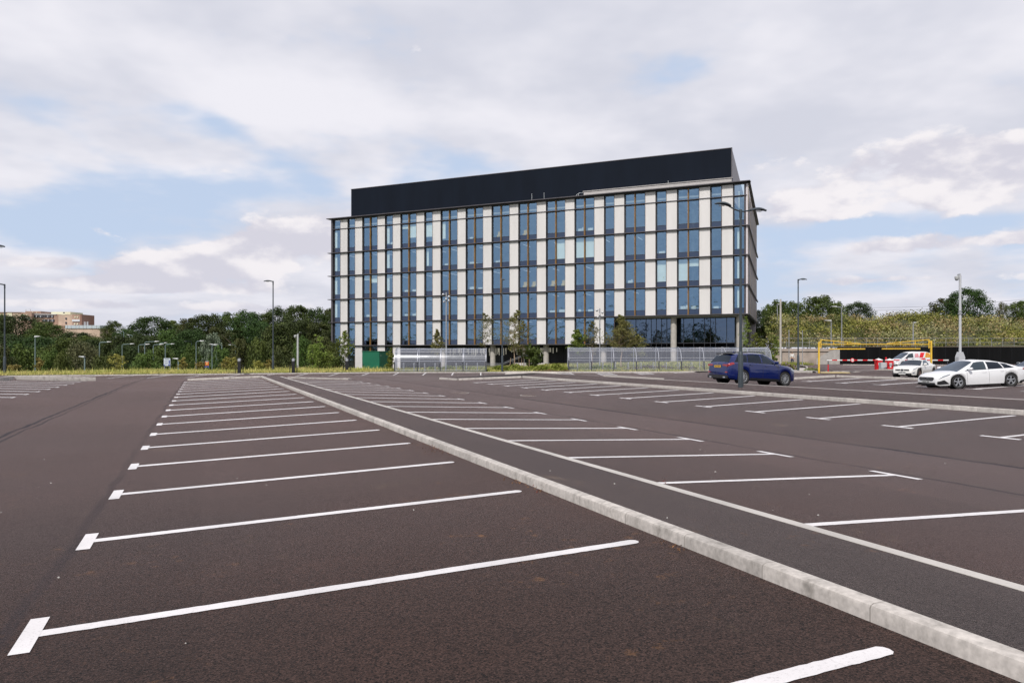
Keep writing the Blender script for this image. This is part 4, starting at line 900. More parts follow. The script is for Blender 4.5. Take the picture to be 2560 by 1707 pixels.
# rooftop screen and plant
k = MB(); PB = 1.6; u0, u1 = 2.55, 65.62; z0, z1 = 22.75, 28.12
def rp(u, b, z): return (u+S.x*b, PB+S.y*b, z)
k.add([rp(u0, 0, z0), rp(u1, 0, z0), rp(u1, 0, z1), rp(u0, 0, z1)], [(0, 1, 2, 3)], 0)
k.add([rp(u1, 0, z0), rp(u1, 31, z0), rp(u1, 31, z1), rp(u1, 0, z1)], [(0, 1, 2, 3)], 1); k.add([rp(u0, 31, z0), rp(u0, 0, z0), rp(u0, 0, z1), rp(u0, 31, z1)], [(0, 1, 2, 3)], 1)
k.add([rp(u0, 31, z0), rp(u1, 31, z0), rp(u1, 31, z1), rp(u0, 31, z1)], [(3, 2, 1, 0)], 1)
scr = k.build('rooftop_screen', [m_black, pm('grey_screen', (.22, .20, .215), .5, metal=.2)], bld)
k = MB(); k.bx(u0-.05, u1+.05, PB-.06, PB+.08, z1+.003, z1+.09); k.bx(u1-.06, u1+.07, PB-.05, PB+.05, z0, z1); k.build('coping', m_ledge, scr)
k = MB(); k.bx(44.6, 65.7, .85, .95, 22.9, 23.86, 0); k.bx(44.5, 65.8, .75, 1.55, 23.862, 23.95, 0); k.build('upstand', pm('pale_flashing', (.42, .40, .39), .5, var=.06), bld)
k = MB(); k.bx(34.0, 34.55, 8, 9, 28.2, 29.9); k.bx(35.0, 35.5, 8, 9, 28.2, 29.95); k.build('vent_stack', m_metal, bld)
k = MB(); k.tube([(38.5, 9, 29.1), (50.5, 9, 29.1)], .05, 5); k.tube([(38.5, 9, 28.5), (38.5, 9, 29.1)], .04, 5); k.tube([(50.5, 9, 28.5), (50.5, 9, 29.1)], .04, 5); k.build('roof_rail', m_wht, bld)
k = MB()
for u in (36.2, 38.2, 57.0): k.tube([(u, 1.2, 23.05), (u, 1.2, 24.4)], .02, 4)
k.build('aerial', m_wht, bld)
k = MB(); k.tube([(43.4, .8, 23.05), (43.5, .8, 23.5), (44.0, .8, 23.75), (44.5, .8, 23.7)], .03, 5); k.tube([(43.8, .8, 23.05), (43.8, .8, 23.65)], .03, 5); k.build('roof_ladder', m_wht, bld)
# stairs with handrails to the entrance
rail_m = pm('steel_rail', (.34, .34, .35), .35, metal=.8)
st = thing('staircase', 'short outdoor staircase with steel handrails rising to the building undercroft', 'stairs', tuple(at(1300, 915, 97)), BA)
k = MB()
for j in range(6): k.bx(-1.2+.0, 3.2, -.9+.32*j, 2.5, -.45+.14*j, -.31+.14*j)
k.build('steps', m_conc, st)
k = MB()
for o in (0, .55):
    k.tube([(-4.5, -.9, .15+o*.3), (-2.2, -.9, .15+o*.3), (1.0, -.9, 1.35+o*.3), (1.6, -.9, 1.35+o*.3)], .035, 6)
for u in (-4.4, -2.2, -.6, 1.0): k.tube([(u, -.9, -.8), (u, -.9, .3 if u < -2 else .3+(u+2.2)/3.2*1.2)], .035, 6)
k.build('handrail', rail_m, st)
# ------------------------------------------------------------------ brick hospital far to the left
def D(px, py, Y=470.): return at(px, py, Y)
HB = thing('hospital_block', 'distant brown brick hospital block with flat roofs above the trees', 'building', (0, 0, 0))
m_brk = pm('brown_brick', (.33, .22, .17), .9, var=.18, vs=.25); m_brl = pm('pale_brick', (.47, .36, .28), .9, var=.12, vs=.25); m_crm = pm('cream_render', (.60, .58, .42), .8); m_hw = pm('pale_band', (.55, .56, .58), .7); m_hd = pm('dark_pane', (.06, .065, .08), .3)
def slab(name, x0, x1, y0, y1, mat, par=HB, Y=470., dep=14):
    a, b = D(x0, y1, Y), D(x1, y0, Y); k = MB(); k.bx(a.x, b.x, Y, Y+dep, a.z, b.z); return k.build(name, mat, par)
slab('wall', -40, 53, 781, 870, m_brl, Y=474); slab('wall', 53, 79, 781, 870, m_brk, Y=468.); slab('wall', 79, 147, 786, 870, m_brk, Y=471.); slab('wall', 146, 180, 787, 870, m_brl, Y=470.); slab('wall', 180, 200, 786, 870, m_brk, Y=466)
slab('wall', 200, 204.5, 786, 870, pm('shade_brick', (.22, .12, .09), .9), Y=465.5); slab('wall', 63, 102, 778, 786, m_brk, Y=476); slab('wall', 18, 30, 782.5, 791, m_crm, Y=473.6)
slab('roof', 128, 176, 779.5, 786.5, m_crm, Y=480); slab('roof', -40, 53, 780, 781, m_brk, Y=473.5); slab('roof', 78, 140, 785, 786.5, m_hw, Y=470.5)
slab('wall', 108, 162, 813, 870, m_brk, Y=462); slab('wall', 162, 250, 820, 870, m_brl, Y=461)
g = slab('glazed_link', 163, 250, 813, 821, pm('pale_glazing', (.42, .48, .52), .3), Y=460.5)
for x in (167, 176, 188, 196, 206, 214, 228, 240): slab('mullion', x, x+.9, 813, 821, m_hw, g, Y=460.2, dep=.4)
slab('band', 48, 75, 793, 799.5, m_hw, Y=467.5, dep=1); slab('band', 180, 199, 798.5, 803.5, m_hw, Y=465.3, dep=1)
for x0, x1, y0, y1 in ((80, 86, 788, 793.5), (87.5, 94.5, 788, 793.5), (96, 107, 788, 793.5), (109, 112, 788, 793.5), (114, 125, 788, 793.5), (127, 133, 788, 793.5), (80, 87, 798, 804), (106, 115, 798, 804), (117, 124, 798, 804), (126, 135, 798, 804), (163, 166.5, 794, 798.5), (163, 166.5, 804.5, 809.5), (157.5, 161, 780.5, 783.2)):
    w = slab('window', x0, x1, y0, y1, m_hd, Y=470.4 if x0 < 140 else 469.6, dep=.5)
    if x1-x0 > 5: slab('frame', (x0+x1)/2-.5, (x0+x1)/2+.5, y0, y1, m_hw, w, Y=470.1, dep=.28)
for x0, y0 in ((58, 785), (65, 786), (80, 779.8), (90, 780.3), (186, 791), (192, 791), (185, 808), (192, 808)): slab('window', x0, x0+3, y0, y0+3.4, m_crm, Y=475.6 if 780 < y0+0 < 781 or y0 < 780.5 else (467.6 if x0 < 70 else 465.6), dep=.35)
for x in (210, 212.5, 217, 219): slab('chimney', x, x+.8, 804, 815, m_hw, Y=463, dep=.4)
slab('roof_rail', 64, 76, 773, 773.8, m_hw, Y=477, dep=.3); slab('roof_rail', 64, 64.6, 773, 778, m_hw, Y=477, dep=.3); slab('roof_rail', 75.4, 76, 773, 778, m_hw, Y=477, dep=.3)
# ================================================================== street furniture
m_lp = pm('lamp_paint', (.045, .058, .068), .45, metal=.2, var=.12, vs=2); m_gal = pm('galvanised', (.36, .37, .39), .45, metal=.55, var=.1, vs=3); m_grn = pm('pale_green_steel', (.17, .23, .23), .5, metal=.3); m_led = pm('lamp_lens', (.5, .5, .5), .2)
m_hdl = pm('white_housing', (.42, .43, .43), .5); m_blk = pm('black_plastic', (.012, .012, .014), .4)
def lamp_head(par, x0, x1, z0, z1, dirx, mat=m_lp, wid=.17, name='lamp_head'):
    """flat tapered head from x0 (root) to x1 (tip) in the local x direction"""
    k = MB(); n = 8; vs = []
    for i in range(n+1):
        f = i/n; x = x0+(x1-x0)*f; z = z0+(z1-z0)*f+.05*math.sin(math.pi*f); w = wid*(.35+.65*math.sin(math.pi*min(1, .18+f*.78))); h = .055*(.5+.8*math.sin(math.pi*min(1, .2+f*.75)))
        vs += [(x, -w, z), (x, -w*.6, z+h), (x, w*.6, z+h), (x, w, z), (x, 0, z-.035)]
    k.v = vs; k.f = [(i*5+j, i*5+(j+1) % 5, (i+1)*5+(j+1) % 5, (i+1)*5+j) for i in range(n) for j in range(5)]+[tuple(range(5)), tuple(n*5+j for j in range(5))][::-1]; k.m = [0]*len(k.f)
    o = k.build(name, mat, par, smooth=50)
    q = MB(); f = .55; x = x0+(x1-x0)*f; z = z0+(z1-z0)*f; q.bx(x-.12, x+.12, -.07, .07, z-.035, z-.015); q.build('lens', m_led, o); return o
def lamp_post(label, base, H, heads, rz=0., group='dark car park lamps', foot_h=1.35, r=.06):
    t = thing('lamp_post', label, 'lamp post', tuple(base), rz, group)
    k = MB(); k.lathe([(.105, -.1), (.105, foot_h), (.098, foot_h+.03), (.07, foot_h+.13)], 20); k.build('base', m_lp, t, smooth=40)
    k = MB(); k.lathe([(r+.008, foot_h+.131), (r, foot_h+.6), (r*.8, H-.35)], 18); k.lathe([(r*.9, H-.75), (r*.9, H-.72)], 12); k.build('pole', m_lp, t, smooth=40)
    k = MB(); k.lathe([(r*.98, H-.349), (r*.98, H-.02), (.02, H+.02)], 16)
    for s, rt_, tip, dz in heads: k.tube([(0, 0, H-.08), (s*rt_*.5, 0, H-.06+dz*.3), (s*rt_, 0, H-.05+dz)], .032, 7)
    k.build('bracket', m_lp, t, smooth=40)
    for s, rt_, tip, dz in heads: lamp_head(t, s*(rt_-.06), s*tip, H-.05+dz, H-.03+dz*1.25, s)
    return t
b = lt2w(20.9, 0, -1.378); Yl = 31.3; b = at(1851.6, 966.7, Yl)
lamp_post('tall two headed dark lamp post in front of the blue car', b, 7.44, [(-1, .55, 1.18, .17), (1, .5, 1.2, .03)], R_(14), r=.062)
b = at(1995.4, 927.8, 65.5); lamp_post('dark lamp post with one head on the pavement left of the yellow gate', b, 8.08, [(1, .12, .75, .0)], 0)
b = at(682.7, 929.2, 68.6); lamp_post('dark lamp post with one head in the grass in front of the wood', b, 8.35, [(-1, .12, .85, .0)], 0)
b = at(11.7, 937, 59.6); lamp_post('dark lamp post at the left edge in front of the brick hospital', b, 7.25, [(-1, .12, 1.1, .0)], 0)
b = at(1255.5, 926.7, 71.2); lamp_post('dark lamp post between the two clear shelters', b, 8.75, [(1, .1, .55, .0)], R_(75))
b = at(-22, 958, 40.5); lamp_post('dark lamp post outside the left edge, only one head tip showing', b, 7.45, [(1, .2, .72, .0), (-1, .2, .72, 0)], 0)
# ------------------------------------------------------------------ far road lamps
def road_lamp(label, px, ytop, ybase, Y, arm, head_w=1.0, r=.07, mat=m_grn, zb=None):
    t_ = at(px, ytop, Y); b_ = at(px, ybase, Y); H = t_.z-b_.z
    t = thing('street_lamp', label, 'street lamp', tuple(b_), 0, 'street lamps along the road in the wood')
    k = MB(); s = 1 if arm > 0 else -1; A = abs(arm)
    k.tube([(0, 0, -.5), (0, 0, H-.15), (s*.15, 0, H)] + ([(s*A, 0, H+.08)] if A > .3 else []), [r*1.3, r, r, r*.8][:3+(A > .3)], 7); k.build('pole', mat, t, smooth=40)
    k = MB(); x0, x1 = s*(A-.1 if A > .3 else .0), s*(A+head_w)
    k.add([(x0, -.2, H+.02), (x1, -.14, H+.1), (x1, .14, H+.1), (x0, .2, H+.02), (x0, -.12, H+.17), (x1, -.08, H+.15), (x1, .08, H+.15), (x0, .12, H+.17)], [(0, 3, 2, 1), (4, 5, 6, 7), (0, 1, 5, 4), (1, 2, 6, 5), (2, 3, 7, 6), (3, 0, 4, 7)]); k.build('lamp_head', m_hdl, t)
    return t
for px, yt, yb, Y, arm, lab in ((88, 843, 926, 88, .1, 'short green lamp column with a flat head, left of the pale willow'), (211.5, 893.5, 926, 84, -.1, 'lowest lamp column, just above the grass right of the pale willow'),
    (249, 856, 900, 120, 1.4, 'lamp with a long arm right of the pale willow'), (305.5, 861, 912, 115, 1.4, 'lamp with an arm to the right, left of the dense row of lamps'), (303, 832, 846, 190, -.6, 'tiny far lamp high in the wood above the row'),
    (309.5, 829, 845, 195, -.5, 'second tiny far lamp high in the wood above the row'), (331, 838, 856, 180, -.8, 'small far lamp against the dark trees above the tallest lamp'), (346.5, 862, 922, 112, 1.2, 'green lamp column left of the tallest one'),
    (362, 855, 923, 108, 1.6, 'tallest lamp column of the dense row, grey with a long arm'), (383.5, 862, 921, 114, 1.1, 'green lamp column right of the tallest one'), (399, 858, 884, 150, 1.1, 'shorter far lamp behind the white road sign'),
    (413.5, 861, 897, 130, 1.1, 'lamp rising behind the white road sign'), (445.4, 898.3, 926, 86, -.1, 'low lamp column in front of the climbing road'), (490.5, 853.5, 924, 112, .7, 'tall grey lamp column between the road and the orange sign'),
    (479.5, 853.8, 872, 160, -1.2, 'far lamp left of the tall grey column'), (530.3, 863, 922, 112, .4, 'lamp column right of the orange sign'), (540.5, 862, 913, 125, -.6, 'second lamp column right of the orange sign'), (554.5, 861.5, 888, 140, -1.1, 'lamp before the silvery tree with its arm to the left'),
    (589, 863, 886, 150, -.9, 'pale lamp in the bushes left of the dark single lamp')):
    road_lamp(lab, px, yt, yb, Y, arm, .5 if Y < 150 else .5, r=.06 if Y < 120 else .08)
# ------------------------------------------------------------------ camera masts and plain poles
def mast(label, px, ytop, ybase, Y, r, mat, kind=0, name='camera_mast', cat='mast'):
    t_ = at(px, ytop, Y); b_ = at(px, ybase, Y); H = t_.z-b_.z; t = thing(name, label, cat, tuple(b_), 0)
    k = MB(); k.lathe([(r*1.15, -.3), (r*1.1, H*.5), (r, H)], 14); k.build('pole', mat, t, smooth=40)
    if kind == 1:      # floodlight cluster
        for i, (dx, dz, s) in enumerate(((-.3, -.22, 1), (.28, -.45, 1), (-.22, -.95, .8), (.26, -.85, .9), (0, -.7, .9))):
            q = MB(); q.lathe([(.02, -.12*s), (.11*s, -.08*s), (.13*s, .10*s), (.02, .12*s)], 12, (dx, -.1, H+dz), 'y'); q.tube([(0, 0, H+dz+.05), (dx, -.05, H+dz+.05)], .02, 5); q.build('floodlight', m_gal, t, smooth=50)
    if kind == 2:      # dome camera
        q = MB(); q.lathe([(.0, -.16), (.09, -.13), (.13, 0), (.13, .12), (.03, .17)], 14, (-.26, -.05, H-.22)); q.tube([(0, 0, H-.1), (-.26, -.05, H-.06)], .025, 6); q.build('camera', m_hdl, t, smooth=60)
        q = MB(); q.bx(-.02, .02, -.06, .3, H-.1, H+.1); q.build('bracket', mat, t)
    return t
mast('slim grey mast with a cluster of floodlights behind the shorter shelter', 1115.7, 731, 927, 74.5, .062, m_gal, 1); mast('slim grey mast with small floodlights behind the longer shelter', 1499.4, 771, 922, 80, .06, m_gal, 1)
mast('white pole with a camera in the grass right of the dark single lamp', 744.4, 836, 921, 78, .095, m_hdl, 2)
t = mast('thick pale grey camera mast behind the white saloon', 2400.3, 688, 940, 50.3, .075, pm('mast_grey', (.52, .53, .55), .45, metal=.2), 2)
q = MB(); q.prism([(-.21, -.2), (.21, -.2), (.21, 1.28), (.08, 1.62), (-.08, 1.62), (-.21, 1.28)], -.2, .2); q.build('base_box', MATS['mast_grey'], t, bevel=.01)
q = MB(); q.lathe([(.13, 4.18), (.13, 4.28)], 12); q.lathe([(.12, 4.36), (.12, 4.42)], 12); q.build('collar', m_gal, t, smooth=30)
mast('weathered concrete pole right of the building with fittings on top', 1951.4, 748, 914, 84, .10, m_conc, 0); 
mast('short grey post beside the walking person', 1972.4, 824, 911, 92, .045, m_gal, 0, 'post', 'post'); mast('thin grey post between dark lamp and walking person', 2006, 826, 915, 89, .035, m_gal, 0, 'post', 'post')
for px, yt, yb, Y, arm, lab in ((1943.5, 762, 800, 120, .0, 'lamp on a grey column beside the building end, low on the embankment'), (2077.6, 803, 868, 100, -.3, 'short street lamp on top of the wall, left of the taller one'), (2104, 768, 868, 100, -.8, 'taller street lamp on top of the wall behind the yellow gate'), (2283, 808, 868, 100, 0, 'plain grey column on the wall right of the gate')):
    road_lamp(lab, px, yt, yb, Y, arm or .02, .35 if arm == 0 else .6, r=.065, mat=m_gal)
# overhead wires
k = MB()
for z0, z1, s in ((766, 745, 0), (772, 752, .4)):
    P0, P1 = at(1990, z0, 170), at(2640, z1-4, 150); pts = []
    for i in range(15): f = i/14; p = P0.lerp(P1, f); p.z -= 1.1*math.sin(math.pi*f); pts.append(p)
    k.tube(pts, .022, 4)
tag(k.build('overhead_wires', m_blk), 'pair of thin overhead wires above the embankment trees', 'wires')
# ------------------------------------------------------------------ chargers (black posts with round heads between hoops)
def charger(label, px, ytop, ybase, Y):
    b_ = at(px, ybase, Y); t = thing('charging_post', label, 'charging post', tuple(b_), 0, 'black charging posts by the far kerb')
    k = MB(); k.bx(-.13, .13, -.1, .1, -.05, .98); k.build('body', m_blk, t, bevel=.015)
    k = MB(); k.lathe([(.001, -.05), (.15, -.05), (.165, 0), (.15, .05), (.001, .05)], 22, (0.02, -.06, 1.08), 'y'); k.build('round_head', pm('head_grey', (.16, .165, .18), .35), t, smooth=50)
    k = MB(); k.lathe([(.001, -.012), (.10, -.012), (.10, .0)], 20, (0.02, -.115, 1.08), 'y'); k.build('face', pm('face_grey', (.38, .40, .43), .3), t)
    for s in (-1, 1): k = MB(); k.tube([(s*.32, -.12, -.05), (s*.32, -.12, .6), (s*.32, .12, .6), (s*.32, .12, -.05)], .02, 6); k.build('hoop', m_blk, t, smooth=40)
charger('black charging post left of the dark single lamp', 598.2, 896, 931.0, 64.2); charger('black charging post before the white pole', 733.4, 894, 929.6, 66.8); charger('black charging post in front of the left end of the building', 867, 892.5, 928.6, 69.4)
# ------------------------------------------------------------------ green cabinet
p0 = at(905.5, 922, 77.5); gb = thing('utility_kiosk', 'dark green utility kiosk in the grass beside the shorter shelter', 'kiosk', tuple(p0), R_(-16))
m_gk = pm('green_panel', (.004, .115, .062), .5, var=.08, vs=.8)
k = MB(); k.bx(0, 1.95, 0, 2.6, -.3, 1.78); k.build('body', m_gk, gb, bevel=.02); k = MB(); k.bx(-.04, 1.99, -.04, 2.64, 1.782, 1.85); k.build('roof', m_gk, gb, bevel=.01)
k = MB(); k.bx(1.952, 1.98, .1, 1.25, -.1, 1.6); k.bx(1.952, 1.98, 1.3, 2.5, -.1, 1.6); kd = k.build('door', m_gk, gb); k = MB(); k.bx(1.981, 2.02, .25, .32, 1.35, 1.42); k.build('vent', m_gal, gb)
# ------------------------------------------------------------------ cycle shelters with curved clear walls
def M_poly():
    m = bpy.data.materials.new('clear_polycarbonate'); nodes, L = nt(m); nodes.clear(); out = N(nodes, 'ShaderNodeOutputMaterial')
    t = N(nodes, 'ShaderNodeBsdfTransparent'); t.inputs[0].default_value = (.92, .93, .97, 1); g = N(nodes, 'ShaderNodeBsdfGlossy'); g.inputs['Color'].default_value = (.9, .93, 1, 1); g.inputs['Roughness'].default_value = .17
    d = N(nodes, 'ShaderNodeBsdfDiffuse'); d.inputs[0].default_value = (.74, .76, .88, 1)
    lw = N(nodes, 'ShaderNodeLayerWeight'); lw.inputs[0].default_value = .5; fp = N(nodes, 'ShaderNodeMath', operation='POWER'); fp.inputs[1].default_value = 3.; L.new(lw.outputs['Facing'], fp.inputs[0]); fr = N(nodes, 'ShaderNodeMath', operation='MULTIPLY_ADD'); fr.inputs[1].default_value = .8; fr.inputs[2].default_value = .12; L.new(fp.outputs[0], fr.inputs[0]); mx = N(nodes, 'ShaderNodeMixShader'); L.new(fr.outputs[0], mx.inputs[0]); L.new(t.outputs[0], mx.inputs[1]); L.new(g.outputs[0], mx.inputs[2])
    m2 = N(nodes, 'ShaderNodeMixShader'); m2.inputs[0].default_value = .055; L.new(mx.outputs[0], m2.inputs[1]); L.new(d.outputs[0], m2.inputs[2])
    tc_ = N(nodes, 'ShaderNodeTexCoord'); n = N(nodes, 'ShaderNodeTexNoise'); n.inputs['Scale'].default_value = 1.4; L.new(tc_.outputs['Object'], n.inputs['Vector']); bp = N(nodes, 'ShaderNodeBump'); bp.inputs['Strength'].default_value = .25; bp.inputs['Distance'].default_value = .02; L.new(n.outputs['Fac'], bp.inputs['Height']); L.new(bp.outputs[0], g.inputs['Normal'])
    L.new(m2.outputs[0], out.inputs[0]); return m
m_poly = M_poly(); m_alu = pm('shelter_steel', (.46, .47, .52), .4, metal=.6); m_dks = pm('dark_steel', (.06, .065, .08), .45, metal=.3)
def shelter(label, x0, x1, Y, z, n, dep=2.0, H=2.28, dark_end=None):
    Lx = x1-x0; t = thing('cycle_shelter', label, 'cycle shelter', (x0, Y, CZ+z), 0, 'clear curved cycle shelters')
    prof = [(0, .12), (-.0, .45), (.03, .85), (.10, 1.25), (.24, 1.6), (.46, 1.9), (.78, 2.12), (1.2, 2.25), (1.65, 2.28), (dep, 2.24)]
    nb = max(1, round(Lx/2.25))
    for i in range(nb):
        a, b_ = Lx*i/nb+.03, Lx*(i+1)/nb-.03; k = MB(); vs = [(x, y, zz_) for y, zz_ in prof for x in (a, b_)]
        k.add(vs, [(2*j, 2*j+1, 2*j+3, 2*j+2) for j in range(len(prof)-1)]); k.build('panel', m_poly, t, smooth=60)
    for i in range(nb+1):
        k = MB(); x = Lx*i/nb; k.tube([(x, 0, -.1)]+[(x, y-.012, z_+.012) for y, z_ in prof], .030, 7); k.tube([(x, dep-.35, -.1), (x, dep-.35, 2.2)], .028, 6); k.build('hoop', m_alu, t, smooth=50)
    k = MB()
    for y, z_ in ((0, .12), (.10, 1.25), (.46, 1.9), (dep, 2.24)): k.tube([(0, y-.01, z_), (Lx, y-.01, z_)], .020, 5)
    k.tube([(0, dep-.35, 1.0), (Lx, dep-.35, 1.0)], .02, 5); k.build('rail', m_alu, t)
    for x in ((0, Lx)):
        k = MB(); k.add([(x, 0.02, .12)]+[(x, y+.02, z_-.02) for y, z_ in prof[1:-1]]+[(x, dep-.3, 2.22), (x, dep-.3, .12)], [tuple(range(len(prof)+1))]); k.build('end_panel', m_poly, t)
        k = MB()
        for j in range(4): y = .3+j*.4; k.tube([(x, y, .1), (x, y, 1.6+.12*j)], .014, 5)
        k.build('end_bars', m_alu, t)
    if dark_end is not None:
        x = 0 if dark_end == 0 else Lx
        k = MB(); s = -1 if dark_end == 0 else 1; k.add([(x+s*.04, -.05, -.05), (x+s*.04, .35, -.05), (x+s*.04, .62, 2.0), (x+s*.04, .9, 2.16), (x+s*.04, .40, 1.9), (x+s*.04, .06, 1.2)], [(0, 1, 2, 3, 4, 5)]); k.tube([(x, -.03, -.1), (x, -.03, 1.0)], .05, 6)
        k.build('end_frame', m_dks, t)
    for i in range(nb+1):
        k = MB(); x = Lx*i/nb; k.bx(x-.045, x+.045, -.05, .04, -.1, .95); k.build('post_sleeve', m_dks, t)
    return t
s1x0, s1x1 = -11.35, -2.52; shelter('shorter clear curved cycle shelter beside the green kiosk', s1x0, s1x1, 71.9, -1.70, 4, dark_end=1)
s2x0, s2x1 = 5.5, 25.1; shelter('longer clear curved cycle shelter behind the blue car', s2x0, s2x1, 72.0, -1.62, 9, dark_end=0)
def bike_stand(label, x, Y, z, group):
    if 'bs' not in TREES:
        t = thing('bike_stand', label, 'bike stand', (x, Y, z), R_(90), group); k = MB()
        k.tube([(-.36, 0, -.05), (-.36, 0, .68), (-.3, 0, .78), (.3, 0, .78), (.36, 0, .68), (.36, 0, -.05)], .028, 7); k.build('hoop', m_gal, t, smooth=50)
        k = MB(); k.tube([(-.36, 0, .35), (.36, 0, .35)], .02, 6); k.build('crossbar', m_gal, t); TREES['bs'] = t; return t
    t = copy_tree(TREES['bs']); tag(t, label, 'bike stand', group); t.location = (x, Y, z); return t
for i in range(8):
    x = s1x0+.75+i*1.03; bike_stand(f'galvanised hoop bike stand, {ordn[i]} from the left in the shorter shelter', x, 72.9, CZ-1.68, 'bike stands in the shorter shelter')
for i in range(15):
    x = s2x0+.9+i*1.24; bike_stand(f'galvanised hoop bike stand, {ordn[i]} from the left in the longer shelter', x, 73.0, CZ-1.6, 'bike stands in the longer shelter')
# ------------------------------------------------------------------ yellow height barrier
m_yp = pm('yellow_paint', (.72, .46, .045), .42, var=.08, vs=3)
GY = 61.4; gx0, gx1 = (2047.2-CX)/F*GY, (2327.8-CX)/F*GY; gz = CZ-1.555
gt = thing('height_barrier', 'yellow steel height barrier gate spanning the car park entrance', 'height barrier', (gx0, GY, gz)); GW = gx1-gx0
def gzz(py): return (HY-py)/F*GY+1.555
def gxx(px): return (px-2047.2)/F*GY
for x in (0, GW): k = MB(); k.bx(x-.06, x+.06, -.06, .06, -.1, gzz(855 if x == 0 else 852)); k.build('post', m_yp, gt, bevel=.01)
for s, xv, xe, ytop, ye in ((1, 2052.3, 2150, 849.5, 858.8), (-1, 2322.3, 2219, 848.9, 858.4)):
    k = MB(); k.tube([(gxx(xv), 0, gzz(870.5)), (gxx(xv), 0, gzz(848))], .045, 8); k.tube([(gxx(xv), 0, gzz(ytop)), (gxx(xe), 0, gzz(ye)), (gxx(xe)+s*.05, 0, gzz(861))], .032, 7)
    for f in (.33, .68): xx = gxx(xv)+(gxx(xe)-gxx(xv))*f; k.tube([(xx, 0, gzz(861)), (xx, 0, gzz(ytop+(ye-ytop)*f))], .028, 6)
    for yy in (855, 868): k.tube([(gxx(xv), 0, gzz(yy)), (0 if s > 0 else GW, 0, gzz(yy))], .03, 6)
    k.tube([(gxx(xv), 0, gzz(861)), (gxx(2185), 0, gzz(860.6))], .034, 7)
    k.build('swing_arm', m_yp, gt, smooth=50)
for a, b_, dy in ((2072.7, 2162.6, 0), (2205, 2300.4, -.4)):
    k = MB(); k.tube([(gxx(a), 0, gzz(872.6+dy)), (gxx(b_), 0, gzz(872.4+dy))], .05, 10)
    o = k.build('hanging_bar', m_yp, gt, smooth=50); k = MB()
    for f in (.12, .88): xx = gxx(a)+(gxx(b_)-gxx(a))*f; k.tube([(xx, 0, gzz(861)), (xx, 0, gzz(872))], .012, 5)
    k.build('chain', m_gal, o)
k = MB(); k.add([(-.35, -1.2, .06), (1.9, -1.5, .06), (2.1, .2, .06), (.3, .5, .06), (-.35, -1.2, .14), (1.9, -1.5, .14), (2.1, .2, .14), (.3, .5, .14)], [(4, 5, 6, 7), (0, 1, 5, 4), (1, 2, 6, 5), (3, 0, 4, 7), (2, 3, 7, 6)])
tag(k.build('ramp_kerb', pm('faded_yellow', (.46, .37, .2), .8, var=.15, vs=2), None, loc=(gx0, GY, gz-.05)), 'faded yellow kerb island at the foot of the left gate post', 'kerb island')
# ------------------------------------------------------------------ entrance barriers
m_red = pm('red_paint', (.62, .012, .02), .38, var=.06, vs=2); m_wp = pm('white_paint', (.74, .74, .74), .4)
def barrier(label, px0, px1, Y, zb, boom_to, sign_px=None, leg_px=None, whites=()):
    b_ = at((px0+px1)/2, 929.5, Y); b_.z = CZ+zb; t = thing('entrance_barrier', label, 'barrier', tuple(b_), 0, 'red and white entrance barriers'); w = (px1-px0)/F*Y/2
    k = MB(); k.bx(-w, w, -.22, .22, 0, .98); k.build('cabinet', m_red, t, bevel=.015)
    k = MB(); k.add([(-w-.03, -.25, .982), (w+.03, -.25, .982), (w+.03, .25, .982), (-w-.03, .25, .982), (-w-.03, -.25, 1.02), (w+.03, -.25, 1.02), (w+.03, .25, 1.02), (-w-.03, .25, 1.02), (0, 0, 1.16)], [(3, 2, 1, 0), (0, 1, 5, 4), (1, 2, 6, 5), (2, 3, 7, 6), (3, 0, 4, 7), (4, 5, 8), (5, 6, 8), (6, 7, 8), (7, 4, 8)]); k.build('cap', m_wp, t)
    k = MB(); k.bx(-.12, .10, -.228, -.222, .58, .78); k.bx(-.09, .03, -.229, -.223, .40, .60); k.build('label_plate', m_wp, t)
    zb_ = (HY-900.)/F*Y-zb; x1 = (boom_to-(px0+px1)/2)/F*Y; s = 1 if x1 > 0 else -1
    segs = 10
    for i in range(segs):
        a = s*w*.9+(x1-s*w*.9)*i/segs; c = s*w*.9+(x1-s*w*.9)*(i+1)/segs; k = MB(); k.bx(min(a, c)+.001, max(a, c)-.001, -.34, -.26, zb_-.045, zb_+.045); k.build('boom', m_red if (i % 2 == 0) else m_wp, t)
    if sign_px:
        xs_ = (sign_px-(px0+px1)/2)/F*Y; k = MB(); k.lathe([(.0, -.02), (.17, -.02), (.17, .02)], 28, (xs_, -.38, zb_), 'y'); o = k.build('round_sign', m_red, t)
        k = MB(); k.lathe([(.0, -.005), (.125, -.005), (.125, .0)], 28, (xs_, -.402, zb_), 'y'); k.build('disc', m_wp, o)
        tx = bpy.data.curves.new('lettering', 'FONT'); tx.body = 'STOP'; tx.size = .1; tx.align_x = 'CENTER'; tx.align_y = 'CENTER'; tx.extrude = .002; tx.materials.append(m_red)
        to = bpy.data.objects.new('lettering', tx); COL.objects.link(to); to.parent = o; to.location = (xs_, -.412, zb_); to.rotation_euler = (R_(90), 0, 0); bpy.context.view_layer.update(); me_ = bpy.data.meshes.new_from_object(to); o2 = bpy.data.objects.new('lettering', me_); COL.objects.link(o2); o2.parent = o; o2.location = to.location; o2.rotation_euler = to.rotation_euler; bpy.data.objects.remove(to); o2.name = 'lettering'
    if leg_px:
        xl = (leg_px-(px0+px1)/2)/F*Y; k = MB(); k.bx(xl-.04, xl+.04, -.3, -.24, -.02, zb_*.62, 0); k.bx(xl-.025, xl+.025, -.3, -.24, zb_*.62, zb_+.05, 1); k.build('rest_post', [m_red, m_dks], t)
    return t
